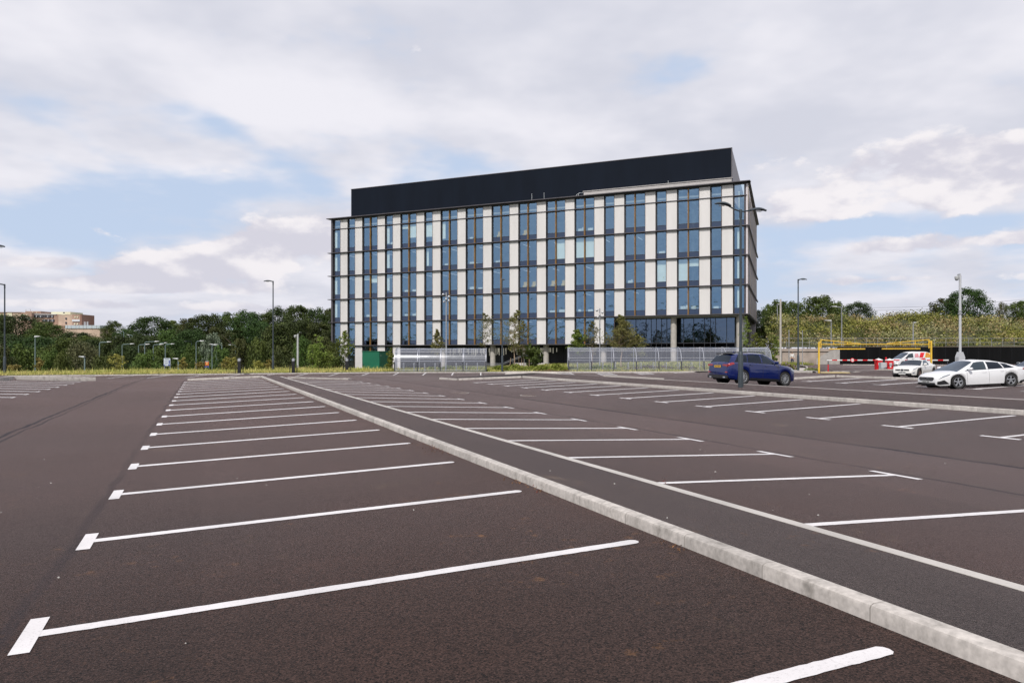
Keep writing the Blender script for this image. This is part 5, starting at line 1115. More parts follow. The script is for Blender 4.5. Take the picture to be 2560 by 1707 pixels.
barrier('red barrier cabinet left of the grey box with a boom carrying a round sign', 2189, 2203.5, 64.0, -1.52, 2063.5, 2126, 2067); barrier('red barrier cabinet right of the grey box with a boom reaching behind the white roadster', 2216.8, 2231, 63.2, -1.53, 2366, None, 2364)
p_ = at(2207.6, 930.3, 63.4); t = thing('control_box', 'pale grey control box between the two red barrier cabinets', 'control box', (p_.x, 63.4, CZ-1.53)); k = MB(); k.bx(-.27, .27, -.2, .2, 0, .82); k.build('body', pm('box_grey', (.42, .45, .47), .5), t, bevel=.01); k = MB(); k.bx(-.22, .22, -.206, -.201, .06, .76); k.build('door', pm('box_grey2', (.46, .49, .51), .5), t)
mast('short red post behind the right barrier cabinet', 2215, 893, 925, 66.5, .07, m_red, 0, 'post', 'post')
kerb_sweep([w2lt(26.9, 63.9), w2lt(29.6, 62.9), w2lt(32.6, 62.3), w2lt(33.6, 62.6)], 1, h=.1); 
# ------------------------------------------------------------------ retaining wall
m_cw = pm('old_concrete', (.36, .30, .255), .9, var=.2, vs=.7, bump=.3, bs=6); m_bw = pm('black_sheeting', (.005, .005, .0055), .7, var=.35, vs=.8, stretch=(1, 1, .1), spec=.12)
rw = thing('retaining_wall', 'pale concrete retaining wall behind the walking person', 'wall', (0, 98, CZ)); 
k = MB(); k.bx(34.6, 43.3, 0, .4, -1.9, .72, 0); k.bx(34.6, 43.2, -.12, 0, .34, .70, 0); k.bx(34.6, 43.2, -.03, 0, .28, .339, 1); k.build('wall', [m_cw, m_dark], rw)
k = MB(); k.v = []; 
for i in range(9):
    f = i/8; x = 39.5+3.8*f; ztop = -.6+1.3*math.sin(f*math.pi/2); k.v += [(x, -1.2*(1-f)-.2, -1.9), (x, -1.2*(1-f)-.2, ztop)]
k.f = [(2*i, 2*i+2, 2*i+3, 2*i+1) for i in range(8)]; k.m = [0]*8; k.build('buttress', m_conc, rw)
k = MB(); k.bx(35.3, 35.5, -.14, -.13, -1.4, .3); k.build('downpipe', m_dark, rw)
bw = thing('hoarding_wall', 'long black clad retaining wall behind the parked cars', 'wall', (0, 98, CZ)); k = MB(); k.bx(43.0, 110, -.3, .35, -1.9, .93); k.build('sheeting', m_bw, bw)
k = MB(); k.bx(43.0, 110, -.34, .4, .931, .99); k.build('coping', pm('brown_coping', (.17, .13, .10), .9), bw); k = MB(); k.bx(68.2, 68.32, -.33, -.301, -1.9, .93); k.build('pipe', m_brown, bw)
k = MB()
for i in range(46): x = 43.8+i*1.45; k.bx(x, x+.02, -.31, -.301, -1.9, .92)
k.build('sheet_joint', m_blk, bw)
gr = thing('guard_railing', 'thin galvanised railing along the top of the retaining wall', 'railing', (0, 98.2, CZ+.7)); k = MB()
def rz_(x): return .0 if x < 43 else .27
for x0, x1 in ((34.6, 43), (43, 90)):
    for h in (.55, 1.1): k.tube([(x0, 0, rz_(x1)+h), (x1, 0, rz_(x1)+h)], .022, 5)
k.build('rail', m_gal, gr)
for i in range(37): x = 34.7+i*1.5; k = MB(); k.tube([(x, 0, rz_(x)), (x, 0, rz_(x)+1.1)], .025, 5); k.build('post', m_gal, gr)
# pavement island by the wall on the far side of the entrance road
kerb_sweep([w2lt(40, 90), w2lt(44, 87.0), w2lt(50, 84), w2lt(58, 81)], 1, h=.1)
# ------------------------------------------------------------------ signs on the left
def sign_board(label, x0, x1, y0, y1, yb, Y, mat, marks, extra=None):
    a, b_ = at(x0, y1, Y), at(x1, y0, Y); t = thing('road_sign', label, 'sign', (a.x, Y, a.z)); w, h = b_.x-a.x, b_.z-a.z; g = at(x0, yb, Y).z-a.z
    k = MB(); k.bx(0, w, -.06, .06, 0, h); bd = k.build('board', mat, t); k = MB()
    for x in (w*.06, w*.94): k.tube([(x, .1, g), (x, .1, h*.9)], .06, 6)
    k.build('post', m_gal, t)
    for mx_, (fx0, fx1, fz0, fz1) in marks: k = MB(); k.bx(w*fx0, w*fx1, -.075, -.062, h*fz0, h*fz1); k.build('lettering', mx_, bd)
    return t
m_sg = pm('sign_white', (.50, .55, .62), .5); m_sb = pm('sign_blue', (.03, .06, .28), .5); m_sgr = pm('sign_grey', (.22, .25, .29), .5)
sign_board('white board sign with grey lines of writing and a blue edge beside the climbing road', 410, 425.8, 895.2, 914.4, 928, 92, m_sg, [(m_sgr, (.2, .8, .82, .93)), (m_sgr, (.12, .6, .60, .66)), (m_sgr, (.12, .66, .42, .46)), (m_sgr, (.15, .62, .30, .34)), (m_sgr, (.12, .55, .16, .20)), (m_sb, (.78, .95, .28, .72)), (m_sb, (0, .16, .0, .14)), (m_sb, (.7, 1, .04, .2))])
sign_board('small orange and red advertising board above a blue base', 513, 522.2, 903.5, 914, 921, 118, pm('sign_orange', (.55, .13, .03), .5), [(pm('sign_yellow', (.75, .42, .12), .5), (.3, .7, .3, .75)), (m_sg, (.1, .9, .92, 1.05)), (m_sb, (-.2, 1.0, -.38, -.02))])
# small shrubs and young plants rising from the verge
VG = 'young plants on the grass verge'
L_ylw = leaf('yellow_leaf', (.24, .21, .05), (.30, .26, .08), (.16, .17, .04), .3, 1.2)
def sapling(label, px, ytop, ybase, Y, wpx, lm, n, s, group, bark=BARK, stems=1, zf=None, shape='open', seed=0, name='sapling', cat='young tree', rr=.028, base=.25, clusters=26):
    b_ = at(px, ybase, Y); H = at(px, ytop, Y).z-b_.z; Rw = wpx/2*Y/F; t = thing(name, label, cat, tuple(b_), 0, group); rg_ = random.Random(seed+int(px)); k = MB(); q = MB()
    for st_ in range(stems):
        ox, oy = (rg_.uniform(-.3, .3)*Rw*(stems > 1), rg_.uniform(-.3, .3)*Rw*(stems > 1)); pts = [(ox, oy, -.1)]
        for i in range(1, 7): pts.append((ox+rg_.uniform(-.04, .04)*Rw*i, oy+rg_.uniform(-.04, .04)*Rw*i, H*i/6*(.97 if st_ == 0 else rg_.uniform(.6, .85))))
        q.tube(pts, [rr*(1.2-i*.17) for i in range(7)], 6)
        for j in range(clusters//stems):
            f = base+(1-base)*(j+.5)/(clusters/stems); i = min(5, int(f*6)); P = Vector(pts[i]).lerp(Vector(pts[i+1]), f*6-i); a = rg_.uniform(0, 6.28)
            wv = (1-((f-base)/(1-base))**1.6) if shape == 'cone' else (math.sin(math.pi*min(1, .25+.72*(f-base)/(1-base)))); R1 = Rw*max(.12, wv)*rg_.uniform(.45, 1.05)
            E_ = P+Vector((math.cos(a)*R1, math.sin(a)*R1, R1*rg_.uniform(.1, .6))); q.tube([P, P.lerp(E_, .5)+Vector((0, 0, .03*R1)), E_], [rr*.35, rr*.25, rr*.1], 4, caps=False)
            for m_ in range(3): C_ = P.lerp(E_, .45+.28*m_); leaf_cloud(k, rg_, C_, R1*.28+.12, int(n/clusters/3), s, .7)
    k.build('crown', lm, t); q.build('trunk', bark, t, smooth=50); return t
L_sap = leaf('sapling_leaf', (.15, .20, .04), (.21, .26, .055), (.26, .27, .09), .35, 1.5); L_pin = leaf('pine_leaf', (.15, .155, .045), (.21, .195, .065), (.11, .13, .035), .25, 1.5); L_sp2 = leaf('sparse_leaf', (.12, .125, .04), (.17, .16, .06), None, .25, 2)
sapling('young tree with fresh green leaves in front of the left end of the building', 863, 824, 921, 74.5, 40, L_sap, 1500, .075, 'young trees in front of the building', clusters=30, base=.32)
sapling('leafy light green bush at the left corner of the building', 790, 832, 925, 72.5, 56, L_sap, 2600, .085, VG, stems=4, base=.05, name='shrub', cat='shrub', clusters=44)
sapling('small pale green bush just left of the building corner post', 815, 872, 923, 73, 34, L_sap, 1200, .075, VG, stems=3, base=.05, name='shrub', cat='shrub', clusters=24)
sapling('low grey-green bush under the left end windows', 845, 880, 922, 79, 50, L_mid, 1800, .085, VG, stems=4, base=.0, name='shrub', cat='shrub', clusters=30)
sapling('bushy plant between the green kiosk and the shorter shelter', 974, 868, 922, 76, 24, L_sap, 1100, .075, VG, stems=3, base=.0, name='shrub', cat='shrub', clusters=24)
sapling('small conical pine rising behind the shorter shelter', 1094.6, 822, 925, 78, 48, L_pin, 2200, .07, 'young trees in front of the building', shape='cone', base=.4, clusters=44)
sapling('sparse tall sapling right of the small conical pine', 1213, 780, 922, 80, 66, L_sp2, 1700, .065, 'young trees in front of the building', base=.4, clusters=46)
sapling('tall sapling with a pinkish trunk behind the lamp between the shelters', 1287, 772, 922, 80, 76, L_pin, 3000, .07, 'young trees in front of the building', bark=BARKP, base=.3, clusters=52, rr=.06)
sapling('slim birch sapling right of the pinkish trunk', 1309, 800, 922, 82, 50, L_sp2, 1500, .07, 'young trees in front of the building', bark=BARKP, base=.25, clusters=34)
sapling('round dark green bush at the foot of the tall saplings', 1332, 858, 917, 82, 56, L_mid, 4200, .085, VG, stems=5, base=.0, name='shrub', cat='shrub', clusters=46)
sapling('bright green young tree rising behind the left end of the longer shelter', 1445, 822, 922, 80, 50, leaf('fresh_leaf', (.12, .17, .03), (.17, .22, .045), None, .3, 1.2), 3000, .095, 'young trees in front of the building', base=.35, clusters=40)
sapling('thin upright tree right of the bright green young tree', 1481, 800, 922, 80, 46, L_sp2, 1800, .07, 'young trees in front of the building', bark=BARKP, base=.3, clusters=36)
sapling('widest young pine in front of the lobby glass', 1553, 786, 922, 80, 96, L_pin, 6500, .075, 'young trees in front of the building', bark=BARKP, shape='cone', base=.33, clusters=74, rr=.06)
sapling('low spreading pine beside the widest young pine', 1592, 838, 918, 81, 62, L_pin, 2800, .075, 'young trees in front of the building', base=.3, clusters=40)
sapling('slender climbing tree beside the right hand column', 1866, 788, 905, 88, 28, L_sap, 1500, .075, 'young trees in front of the building', base=.1, clusters=36)
for px, yt, w, lab in ((1890, 830, 34, 'thin leafy birch left of the concrete pole, closest to the building'), (1918, 812, 40, 'tallest thin birch between the building and the concrete pole'), (1936, 836, 34, 'thin birch just left of the concrete pole')):
    sapling(lab, px, yt, 912, 94, w, L_sap if px != 1918 else L_pin, 1500, .09, 'thin birches right of the building', bark=BARKP, base=.12, clusters=34)
for px, yt, w, lab, lm in ((97, 893, 20, 'small yellow-green sapling left of the pale willow', L_ylw), (290, 884, 46, 'yellow-leaved shrub in the verge left of the road lamps', L_ylw), (456, 893, 20, 'thin yellowish plant in front of the climbing road', L_ylw), (500, 905, 24, 'low yellowish plant left of the orange sign', L_ylw),
    (562, 892, 30, 'yellowish shrub right of the orange sign', L_ylw), (584, 893, 30, 'golden shrub left of the first charging post', L_ylw), (652, 902, 34, 'low leafy plant left of the dark single lamp', L_ylw), (675, 898, 20, 'small plant at the foot of the dark single lamp', L_ylw), (35, 914, 30, 'low flowering weeds at the left edge of the verge', L_ylw)):
    sapling(lab, px, yt, 924, ykerb((px-CX)/F*68)+5.5, w, lm, 700, .07, VG, stems=2, base=.05, clusters=18, name='shrub', cat='shrub', rr=.015)
for px, yb, lab in ((1275, 914, 'leaning wooden stake left of the pinkish trunk'), (1297, 913, 'upright wooden stake right of the pinkish trunk'), (1323, 917, 'wooden stake beside the round dark bush'), (1304, 914, 'thin stake between the tall saplings')):
    b_ = at(px, yb, 81); k = MB(); k.tube([(0, 0, 0), (.08 if px == 1275 else .0, 0, .85)], .035, 6); o = k.build('tree_stake', pm('stake_wood', (.36, .25, .17), .8)); o.location = b_; tag(o, lab, 'stake', 'wooden tree stakes')
# woodland behind the camera, mirrored in the glass
rk = random.Random(31); m = MB()
for i in range(46): X = -190+i*8+rk.uniform(-3, 3); Yb = -95+rk.uniform(-12, 12); hh = rk.uniform(7, 14); [leaf_cloud(m, rk, (X+rk.uniform(-3, 3), Yb, hh*f), 4.5, 34, 1.0, .9) for f in (.2, .5, .8, .95)]
struct(m.build('woodland', L_dark), 'wood beyond the near end of the car park', 'stuff', 'woodland')
# ================================================================== vehicles (x forward, y left, z up; origin on the ground between the axles)
m_tyre = pm('tyre', (.022, .021, .021), .85); m_well = pm('wheel_well', (.008, .008, .009), .9); m_cg = glassm('car_glass', (.62, .72, .85), .08, (.20, .23, .24), 0.); m_cgd = glassm('car_glass_dark', (.55, .65, .8), .07, (.03, .035, .04), 0.)
m_tail = pm('tail_light', (.26, .004, .008), .2, coat=1.); m_chrome = pm('chrome', (.6, .6, .62), .18, metal=1.); m_trim = pm('car_trim', (.014, .014, .016), .45); m_headl = pm('headlamp', (.35, .38, .42), .12, metal=.4, coat=1.); m_seat = pm('car_seat', (.05, .05, .055), .8)
m_py = pm('plate_yellow', (.72, .42, .02), .5); m_pw = pm('plate_white', (.62, .63, .62), .5); m_ps = pm('plate_letter', (.03, .03, .03), .5)
class Car:
    def __init__(s, name, label, loc, rz, L_, W_, paint, belt, low, roof, gh, R, fax, rax, sill=.22, scale=1., cat='car', taper=(1.4, .30, 1.5, .26), wheelbits=(5, m_gal), glass=m_cg, hoodc=.05, zs=1.):
        s.t = thing(name, label, cat, loc, rz, scale=(scale, scale, scale*zs)); s.L, s.W, s.belt, s.low, s.roof, s.gh = L_, W_, belt, low, roof, gh; s.R = R; s.sill = sill; s.fax, s.rax = fax, rax; s.taper = taper; s.hoodc = hoodc
        x0, x1 = -L_/2, L_/2; st = sorted(set([x0, x0+.02, x0+.06, x0+.14, x1, x1-.02, x1-.06, x1-.14]+[x0+.14+(L_-.28)*i/52 for i in range(53)]+[a+R*1.13*math.cos(math.pi*i/10) for a in (fax, rax) for i in range(11)]))
        s.st = [x for x in st if x0 <= x <= x1]
        k = MB(); rows = [s.sec(x) for x in s.st]; n = len(rows[0])
        for sgn in (1, -1):
            vs = [(p[0], p[1]*sgn, p[2]) for r in rows for p in r]
            fs = [((i*n+j, (i+1)*n+j, (i+1)*n+j+1, i*n+j+1) if sgn < 0 else (i*n+j, i*n+j+1, (i+1)*n+j+1, (i+1)*n+j)) for i in range(len(rows)-1) for j in range(n-1)]
            k.add(vs, fs)
        for r, fl in ((rows[0], 0), (rows[-1], 1)):
            loop = [(p[0], p[1], p[2]) for p in r]+[(p[0], -p[1], p[2]) for p in r[::-1][1:]]; k.add(loop, [tuple(range(len(loop)))[::(1 if fl else -1)]])
        s.body = k.build('body', paint, s.t, smooth=38, weld=True)
        # underbody and wheel wells
        k = MB(); k.bx(x0+.25, x1-.25, -W_/2+.25, W_/2-.25, sill-.05, .52)
        for a in (fax, rax):
            for sg in (1, -1):
                k.lathe([(.001, 0), (R*1.14, 0), (R*1.14, -sg*.0)], 20, (a, sg*(W_/2-.32), R), 'y'); k.lathe([(R*1.14, sg*(W_/2-.32)), (R*1.14, sg*(W_/2-.045))], 24, (a, 0, R), 'y')
        k.build('underbody', m_well, s.t)
        # greenhouse
        xs_ = sorted(set([p[0] for p in roof]+[roof[0][0]+(roof[-1][0]-roof[0][0])*i/30 for i in range(31)])); s.gx = xs_
        k = MB(); g = [s.gsec(x) for x in xs_]; m_ = len(g[0])
        xa, xb = s.rear_glass_end, s.ws_start = roof[1][0], roof[-2][0]
        for sg in (1, -1):
            for i in range(len(xs_)-1):
                for j in range(m_-1):
                    xm = (xs_[i]+xs_[i+1])/2
                    if j >= 2 and (xm > xb or xm < xa): continue      # glass there
                    q = [g[i][j], g[i+1][j], g[i+1][j+1], g[i][j+1]]; q = [(a, b*sg, c) for a, b, c in q]; k.add(q if sg < 0 else q[::-1], [(0, 1, 2, 3)])
        k.build('roof', paint, s.t, smooth=45, weld=True)
        for nm, cond, gm in (('windscreen', lambda x: x > xb, glass), ('rear_window', lambda x: x < xa, m_cgd)):
            k = MB()
            for sg in (1, -1):
                for i in range(len(xs_)-1):
                    if not cond((xs_[i]+xs_[i+1])/2): continue
                    for j in range(2, m_-1): q = [g[i][j], g[i+1][j], g[i+1][j+1], g[i][j+1]]; q = [(a, b*sg, c) for a, b, c in q]; k.add(q if sg < 0 else q[::-1], [(0, 1, 2, 3)])
            k.build(nm, gm, s.t, smooth=45, weld=True)
        # cabin inside
        k = MB(); zb = lerp_pts(belt, 0); k.bx(roof[0][0]+.3, roof[-1][0]-.5, -W_/2+.3, W_/2-.3, .45, zb-.12)
        for x in (.15, -.75):
            for y in (-.37, .37): k.bx(x-.1, x+.06, y-.2, y+.2, zb-.2, zb+.18); k.bx(x-.07, x+.03, y-.1, y+.1, zb+.18, zb+.32)
        k.build('seat', m_seat, s.t)
        for a, nm in ((fax, 'f'), (rax, 'r')):
            for sg in (1, -1): s.wheel(a, sg, *wheelbits)
    def hw(s, x):
        a, f, b, r = s.taper; h = s.W/2; L2 = s.L/2
        if x > L2-a: return h*(1-f*((x-(L2-a))/a)**2.6)
        if x < -L2+b: return h*(1-r*((-L2+b-x)/b)**2.6)
        return h
    def sec(s, x):
        """half cross-section, from the sill up over the shoulder to the centre line"""
        h = s.hw(x); zt = lerp_pts(s.belt, x); zb = lerp_pts(s.low, x)
        for a in (s.fax, s.rax):
            d = abs(x-a); R = s.R*1.12
            if d < R: zb = max(zb, s.R+math.sqrt(R*R-d*d))
        zb = min(zb, zt-.12); H = zt-zb; c = s.hoodc
        e = max(0, 1-min(x+s.L/2, s.L/2-x)/.14); e = 1-.10*e*e      # rounded ends
        return [(x, h*.955*e, zb), (x, h*.985*e, zb+H*.16), (x, h*e, zb+H*.45), (x, h*.992*e, zb+H*.72), (x, h*.965*e, zt-.05), (x, h*.90*e, zt), (x, h*.6*e, zt+c*.6), (x, h*.3*e, zt+c*.92), (x, 0, zt+c)]
    def gsec(s, x):
        zr = lerp_pts(s.roof, x); zb = lerp_pts(s.belt, x)-.01; wb, wr = s.gh; h = s.hw(x)/(s.W/2); H = max(0., zr-zb-.02); f = min(1, H/.35)
        yb = wb*h; yr = wb*h+(wr-wb)*min(1, H/.45)
        return [(x, yb, zb), (x, yb+(yr-yb)*.5+.015, zb+H*.5), (x, yr, zb+H*.88), (x, yr*.72, zb+H*.97), (x, yr*.38, zb+H), (x, 0, zb+H+.012)]
    def P(s, x, v, sg, off=.006, green=False):
        r = (s.gsec if green else s.sec)(x); v = max(0, min(len(r)-1.0001, v)); i = int(v); a = Vector(r[i]).lerp(Vector(r[i+1]), v-i)
        d = Vector(r[i+1])-Vector(r[i]); r2 = (s.gsec if green else s.sec)(x+.03); a2 = Vector(r2[i]).lerp(Vector(r2[i+1]), v-i); n = (a2-a).cross(d)
        n = n.normalized() if n.length > 1e-9 else Vector((0, 1, 0))
        if n.y < 0: n = -n
        if n.y < .15 and n.z < 0: n = -n
        a = a+n*off; return Vector((a.x, a.y*sg, a.z))
    def patch(s, name, mat, c, sg, off=.006, green=False, n=(8, 4), parent=None, smooth=50):
        """c: four corners (x, v) bottom-rear, bottom-front, top-front, top-rear"""
        k = MB(); a, b, d, e = c
        for j in range(n[1]+1):
            for i in range(n[0]+1):
                u, w = i/n[0], j/n[1]; x = (a[0]*(1-u)+b[0]*u)*(1-w)+(e[0]*(1-u)+d[0]*u)*w; v = (a[1]*(1-u)+b[1]*u)*(1-w)+(e[1]*(1-u)+d[1]*u)*w; k.v.append(tuple(s.P(x, v, sg, off, green)))
        m_ = n[0]+1; k.f = [((j*m_+i, j*m_+i+1, (j+1)*m_+i+1, (j+1)*m_+i) if sg < 0 else (j*m_+i, (j+1)*m_+i, (j+1)*m_+i+1, j*m_+i+1)) for j in range(n[1]) for i in range(n[0])]; k.m = [0]*len(k.f)
        return k.build(name, mat, parent or s.t, smooth=smooth)
    def wheel(s, a, sg, spokes, rimm):
        R = s.R; y = sg*(s.W/2-.12); ri = R*.70
        k = MB(); k.lathe([(.001, 0), (ri, 0)], 24, (a, y-sg*.02, R), 'y'); w = k.build('wheel', m_trim, s.t)
        k = MB(); k.lathe([(ri, -sg*.10), (R*.97, -sg*.11), (R, -sg*.09), (R, sg*.07), (R*.97, sg*.095), (R*.80, sg*.10), (ri, sg*.07)], 32, (a, y, R), 'y', closed=True); k.build('tyre', m_tyre, w, smooth=50)
        k = MB(); k.lathe([(ri, sg*.075), (ri*.95, sg*.08), (ri*.90, sg*.05), (ri*.93, 0)], 32, (a, y, R), 'y'); k.lathe([(.001, sg*.075), (R*.13, sg*.07), (R*.14, sg*.0)], 16, (a, y, R), 'y')
        for i in range(spokes):
            q = 2*math.pi*i/spokes+math.pi/2; c, s_ = math.cos(q), math.sin(q); w0, w1 = R*.085, R*.055 if spokes > 6 else R*.08
            if spokes > 6: w0, w1 = R*.05, R*.035
            pts = [(R*.08, -w0), (ri*.94, -w1*1.3), (ri*.94, w1*1.3), (R*.08, w0)]; vs = [(a+p*c-t_*s_, y+sg*.066, R+p*s_+t_*c) for p, t_ in pts]+[(a+p*c-t_*s_, y+sg*.03, R+p*s_+t_*c) for p, t_ in pts]; k.add(vs, [(0, 1, 2, 3), (4, 7, 6, 5), (0, 4, 5, 1), (1, 5, 6, 2), (2, 6, 7, 3), (3, 7, 4, 0)])
        k.build('rim', rimm, w)
    def side_window(s, x0, x1, x2, x3, sg, v0=.12, v1=1.86, gm=None, name='side_window'):
        """x0..x1 along the sill, x3..x2 along the roof"""
        return s.patch(name, gm or m_cgd, [(x0, v0), (x1, v0), (x2, v1), (x3, v1)], sg, .007, True, (12, 5))
    def seam(s, x, sg, v0=.3, v1=4.6, w=.008):
        return s.patch('door_seam', m_trim, [(x-w, v0), (x+w, v0), (x+w, v1), (x-w, v1)], sg, .002, False, (1, 8))
    def handle(s, x, sg, mat, v=3.3): return s.patch('door_handle', mat, [(x-.11, v), (x+.11, v), (x+.11, v+.22), (x-.11, v+.22)], sg, .022, False, (4, 2))
    def mirror(s, x, sg, mat, z=None):
        zb = (z or lerp_pts(s.belt, x))+.10; y = sg*(s.W/2+.06); k = MB(); k.lathe([(.001, -.11), (.07, -.09), (.085, 0), (.075, .07), (.02, .10)], 14, (x, y, zb), 'y'); k.tube([(x-.02, sg*(s.W/2-.1), zb-.1), (x, y, zb-.03)], .025, 6)
        o = k.build('mirror', mat, s.t, smooth=60); return o
    def plate(s, x, z, mat, rear=False, tilt=0.):
        d = -1 if rear else 1; k = MB(); k.bx(x-.006, x+.006, -.26, .26, z-.056, z+.056); o = k.build('number_plate', mat, s.t)
        k = MB()
        for i in range(7): y = -.21+i*.06+(.03 if i > 3 else 0); k.bx(x+d*.0065, x+d*.009, y, y+.038, z-.035, z+.035)
        k.build('lettering', m_ps, o); return o
    def emblem(s, x, z, r, star=True, y=0):
        k = MB(); k.lathe([(r*.86, -.006), (r, -.006), (r, .006), (r*.86, .006)], 24, (0, 0, 0), 'y', closed=True)
        if star:
            for i in range(3): q = math.pi/2+2.0944*i; c, s_ = math.cos(q), math.sin(q); k.add([(c*r*.9, 0, s_*r*.9), (math.cos(q+1.047)*r*.17, .004, math.sin(q+1.047)*r*.17), (math.cos(q-1.047)*r*.17, .004, math.sin(q-1.047)*r*.17), (math.cos(q+1.047)*r*.17, -.004, math.sin(q+1.047)*r*.17), (math.cos(q-1.047)*r*.17, -.004, math.sin(q-1.047)*r*.17)], [(0, 1, 2), (0, 3, 4), (0, 1, 3), (0, 2, 4)])
        o = k.build('emblem', m_chrome, s.t); o.rotation_euler = (0, 0, R_(90)); o.location = (x, y, z); return o
def front_shape(car, name, pts, x, mat, dep=.02, parent=None):
    """flat outline (y, z) on the nose or the tail"""
    k = MB(); k.prism(pts, x-dep, x+dep, plane='yz'); return k.build(name, mat, parent or car.t)
def ground_at(x, y): l, t = w2lt(x, y); return CZ+zlot(l, t)
def place(x, y): return (x, y, ground_at(x, y))
# ---- blue SUV
m_blue = pm('blue_paint', (.0013, .009, .085), .12, metal=.0, coat=1., spec=.3)
def suv():
    belt = [(-2.355, .96), (-2.30, 1.06), (-2.1, 1.12), (-1.2, 1.135), (.4, 1.11), (1.1, 1.09), (1.7, 1.04), (2.1, .95), (2.28, .86), (2.355, .66)]
    low = [(-2.355, .36), (-2.2, .27), (-1.7, .22), (1.7, .22), (2.25, .27), (2.355, .36)]
    roof = [(-2.24, 1.12), (-2.0, 1.50), (-1.6, 1.62), (-.5, 1.69), (.1, 1.68), (.38, 1.62), (1.25, 1.10)]
    px = (1847-CX)/F; Yr = 39.9; c = Vector(((1905-CX)/F*40.2, 40.2)); ang = .40
    X, Y = 12.66, 39.3
    x_, y_ = X, Y; g = ground_at(x_, y_); s = Car('suv', 'dark blue SUV standing in the aisle behind the double lamp post', (x_, y_, g-.02), ang, 4.71, 1.89, m_blue, belt, low, roof, (.845, .63), .368, 1.50, -1.364, .24, wheelbits=(10, m_gal), taper=(1.2, .22, .9, .13), hoodc=.045, scale=.955, zs=1.03)
    zf, zr_ = ground_at(x_+1.5*math.cos(ang), y_+1.5*math.sin(ang)), ground_at(x_-1.36*math.cos(ang), y_-1.36*math.sin(ang)); s.t.rotation_euler = (0, math.atan2(zr_-zf, 2.86), ang); s.t.location.z = (zf+zr_)/2+.005
    for sg in (1, -1):
        s.side_window(-1.92, -1.12, -1.02, -1.62, sg, .10, 1.72, m_cgd); s.side_window(-1.06, -.12, -.16, -.98, sg, .10, 1.82); s.side_window(-.04, .98, .36, -.08, sg, .10, 1.82, m_cg)
        s.patch('window_trim', m_trim, [(-2.0, .0), (1.15, .0), (1.12, .12), (-1.98, .12)], sg, .008, True, (16, 1))
        s.patch('sill_trim', m_trim, [(-.95, .0), (1.05, .0), (1.05, .9), (-.95, .9)], sg, .006, False, (10, 2))
        for x in (1.0, -.08, -1.02): s.seam(x, sg)
        s.handle(-.9, sg, m_blue, 3.5); s.handle(.18, sg, m_blue, 3.5); s.mirror(.78, sg, m_blue)
        s.patch('headlight', m_headl, [(1.95, 3.4), (2.32, 3.1), (2.30, 4.2), (1.9, 4.5)], sg, .008)
        s.patch('tail_light', m_tail, [(-2.353, 3.25), (-1.98, 3.7), (-2.02, 4.5), (-2.353, 4.4)], sg, .010)
        front_shape(s, 'tail_light', [(sg*.36, .93), (sg*.80, .88), (sg*.83, 1.0), (sg*.5, 1.0)], -2.36, m_tail)
        front_shape(s, 'reflector', [(sg*.62, .56), (sg*.78, .56), (sg*.78, .62), (sg*.62, .62)], -2.36, m_tail); front_shape(s, 'exhaust', [(sg*.48, .29), (sg*.66, .29), (sg*.66, .36), (sg*.48, .36)], -2.37, m_chrome)
        k = MB(); k.tube([(-1.6, sg*.60, 1.60), (-1.4, sg*.61, 1.66), (-.4, sg*.62, 1.72), (.1, sg*.62, 1.70), (.25, sg*.61, 1.63)], .018, 6); k.build('roof_rail', m_trim, s.t)
    front_shape(s, 'rear_bumper', [(-.80, .27), (.80, .27), (.84, .40), (.60, .45), (-.60, .45), (-.84, .40)], -2.352, m_trim, .03); s.plate(-2.385, .88, m_py, True); s.emblem(-2.37, 1.02, .045, False)
    front_shape(s, 'tailgate', [(-.76, .60), (.76, .60), (.70, .96), (-.70, .96)], -2.352, m_blue, .012)
    k = MB(); k.prism([(-2.02, 1.57), (-1.72, 1.625), (-1.70, 1.58), (-2.0, 1.54)], -.60, .60); k.build('spoiler', m_trim, s.t)
    k = MB(); k.tube([(-2.19, 0, 1.17), (-2.13, -.35, 1.24)], .012, 5); k.build('wiper', m_trim, s.t); k = MB(); k.prism([(-1.42, 1.62), (-1.28, 1.63), (-1.36, 1.72)], -.02, .02); k.build('aerial', m_blue, s.t)
suv()
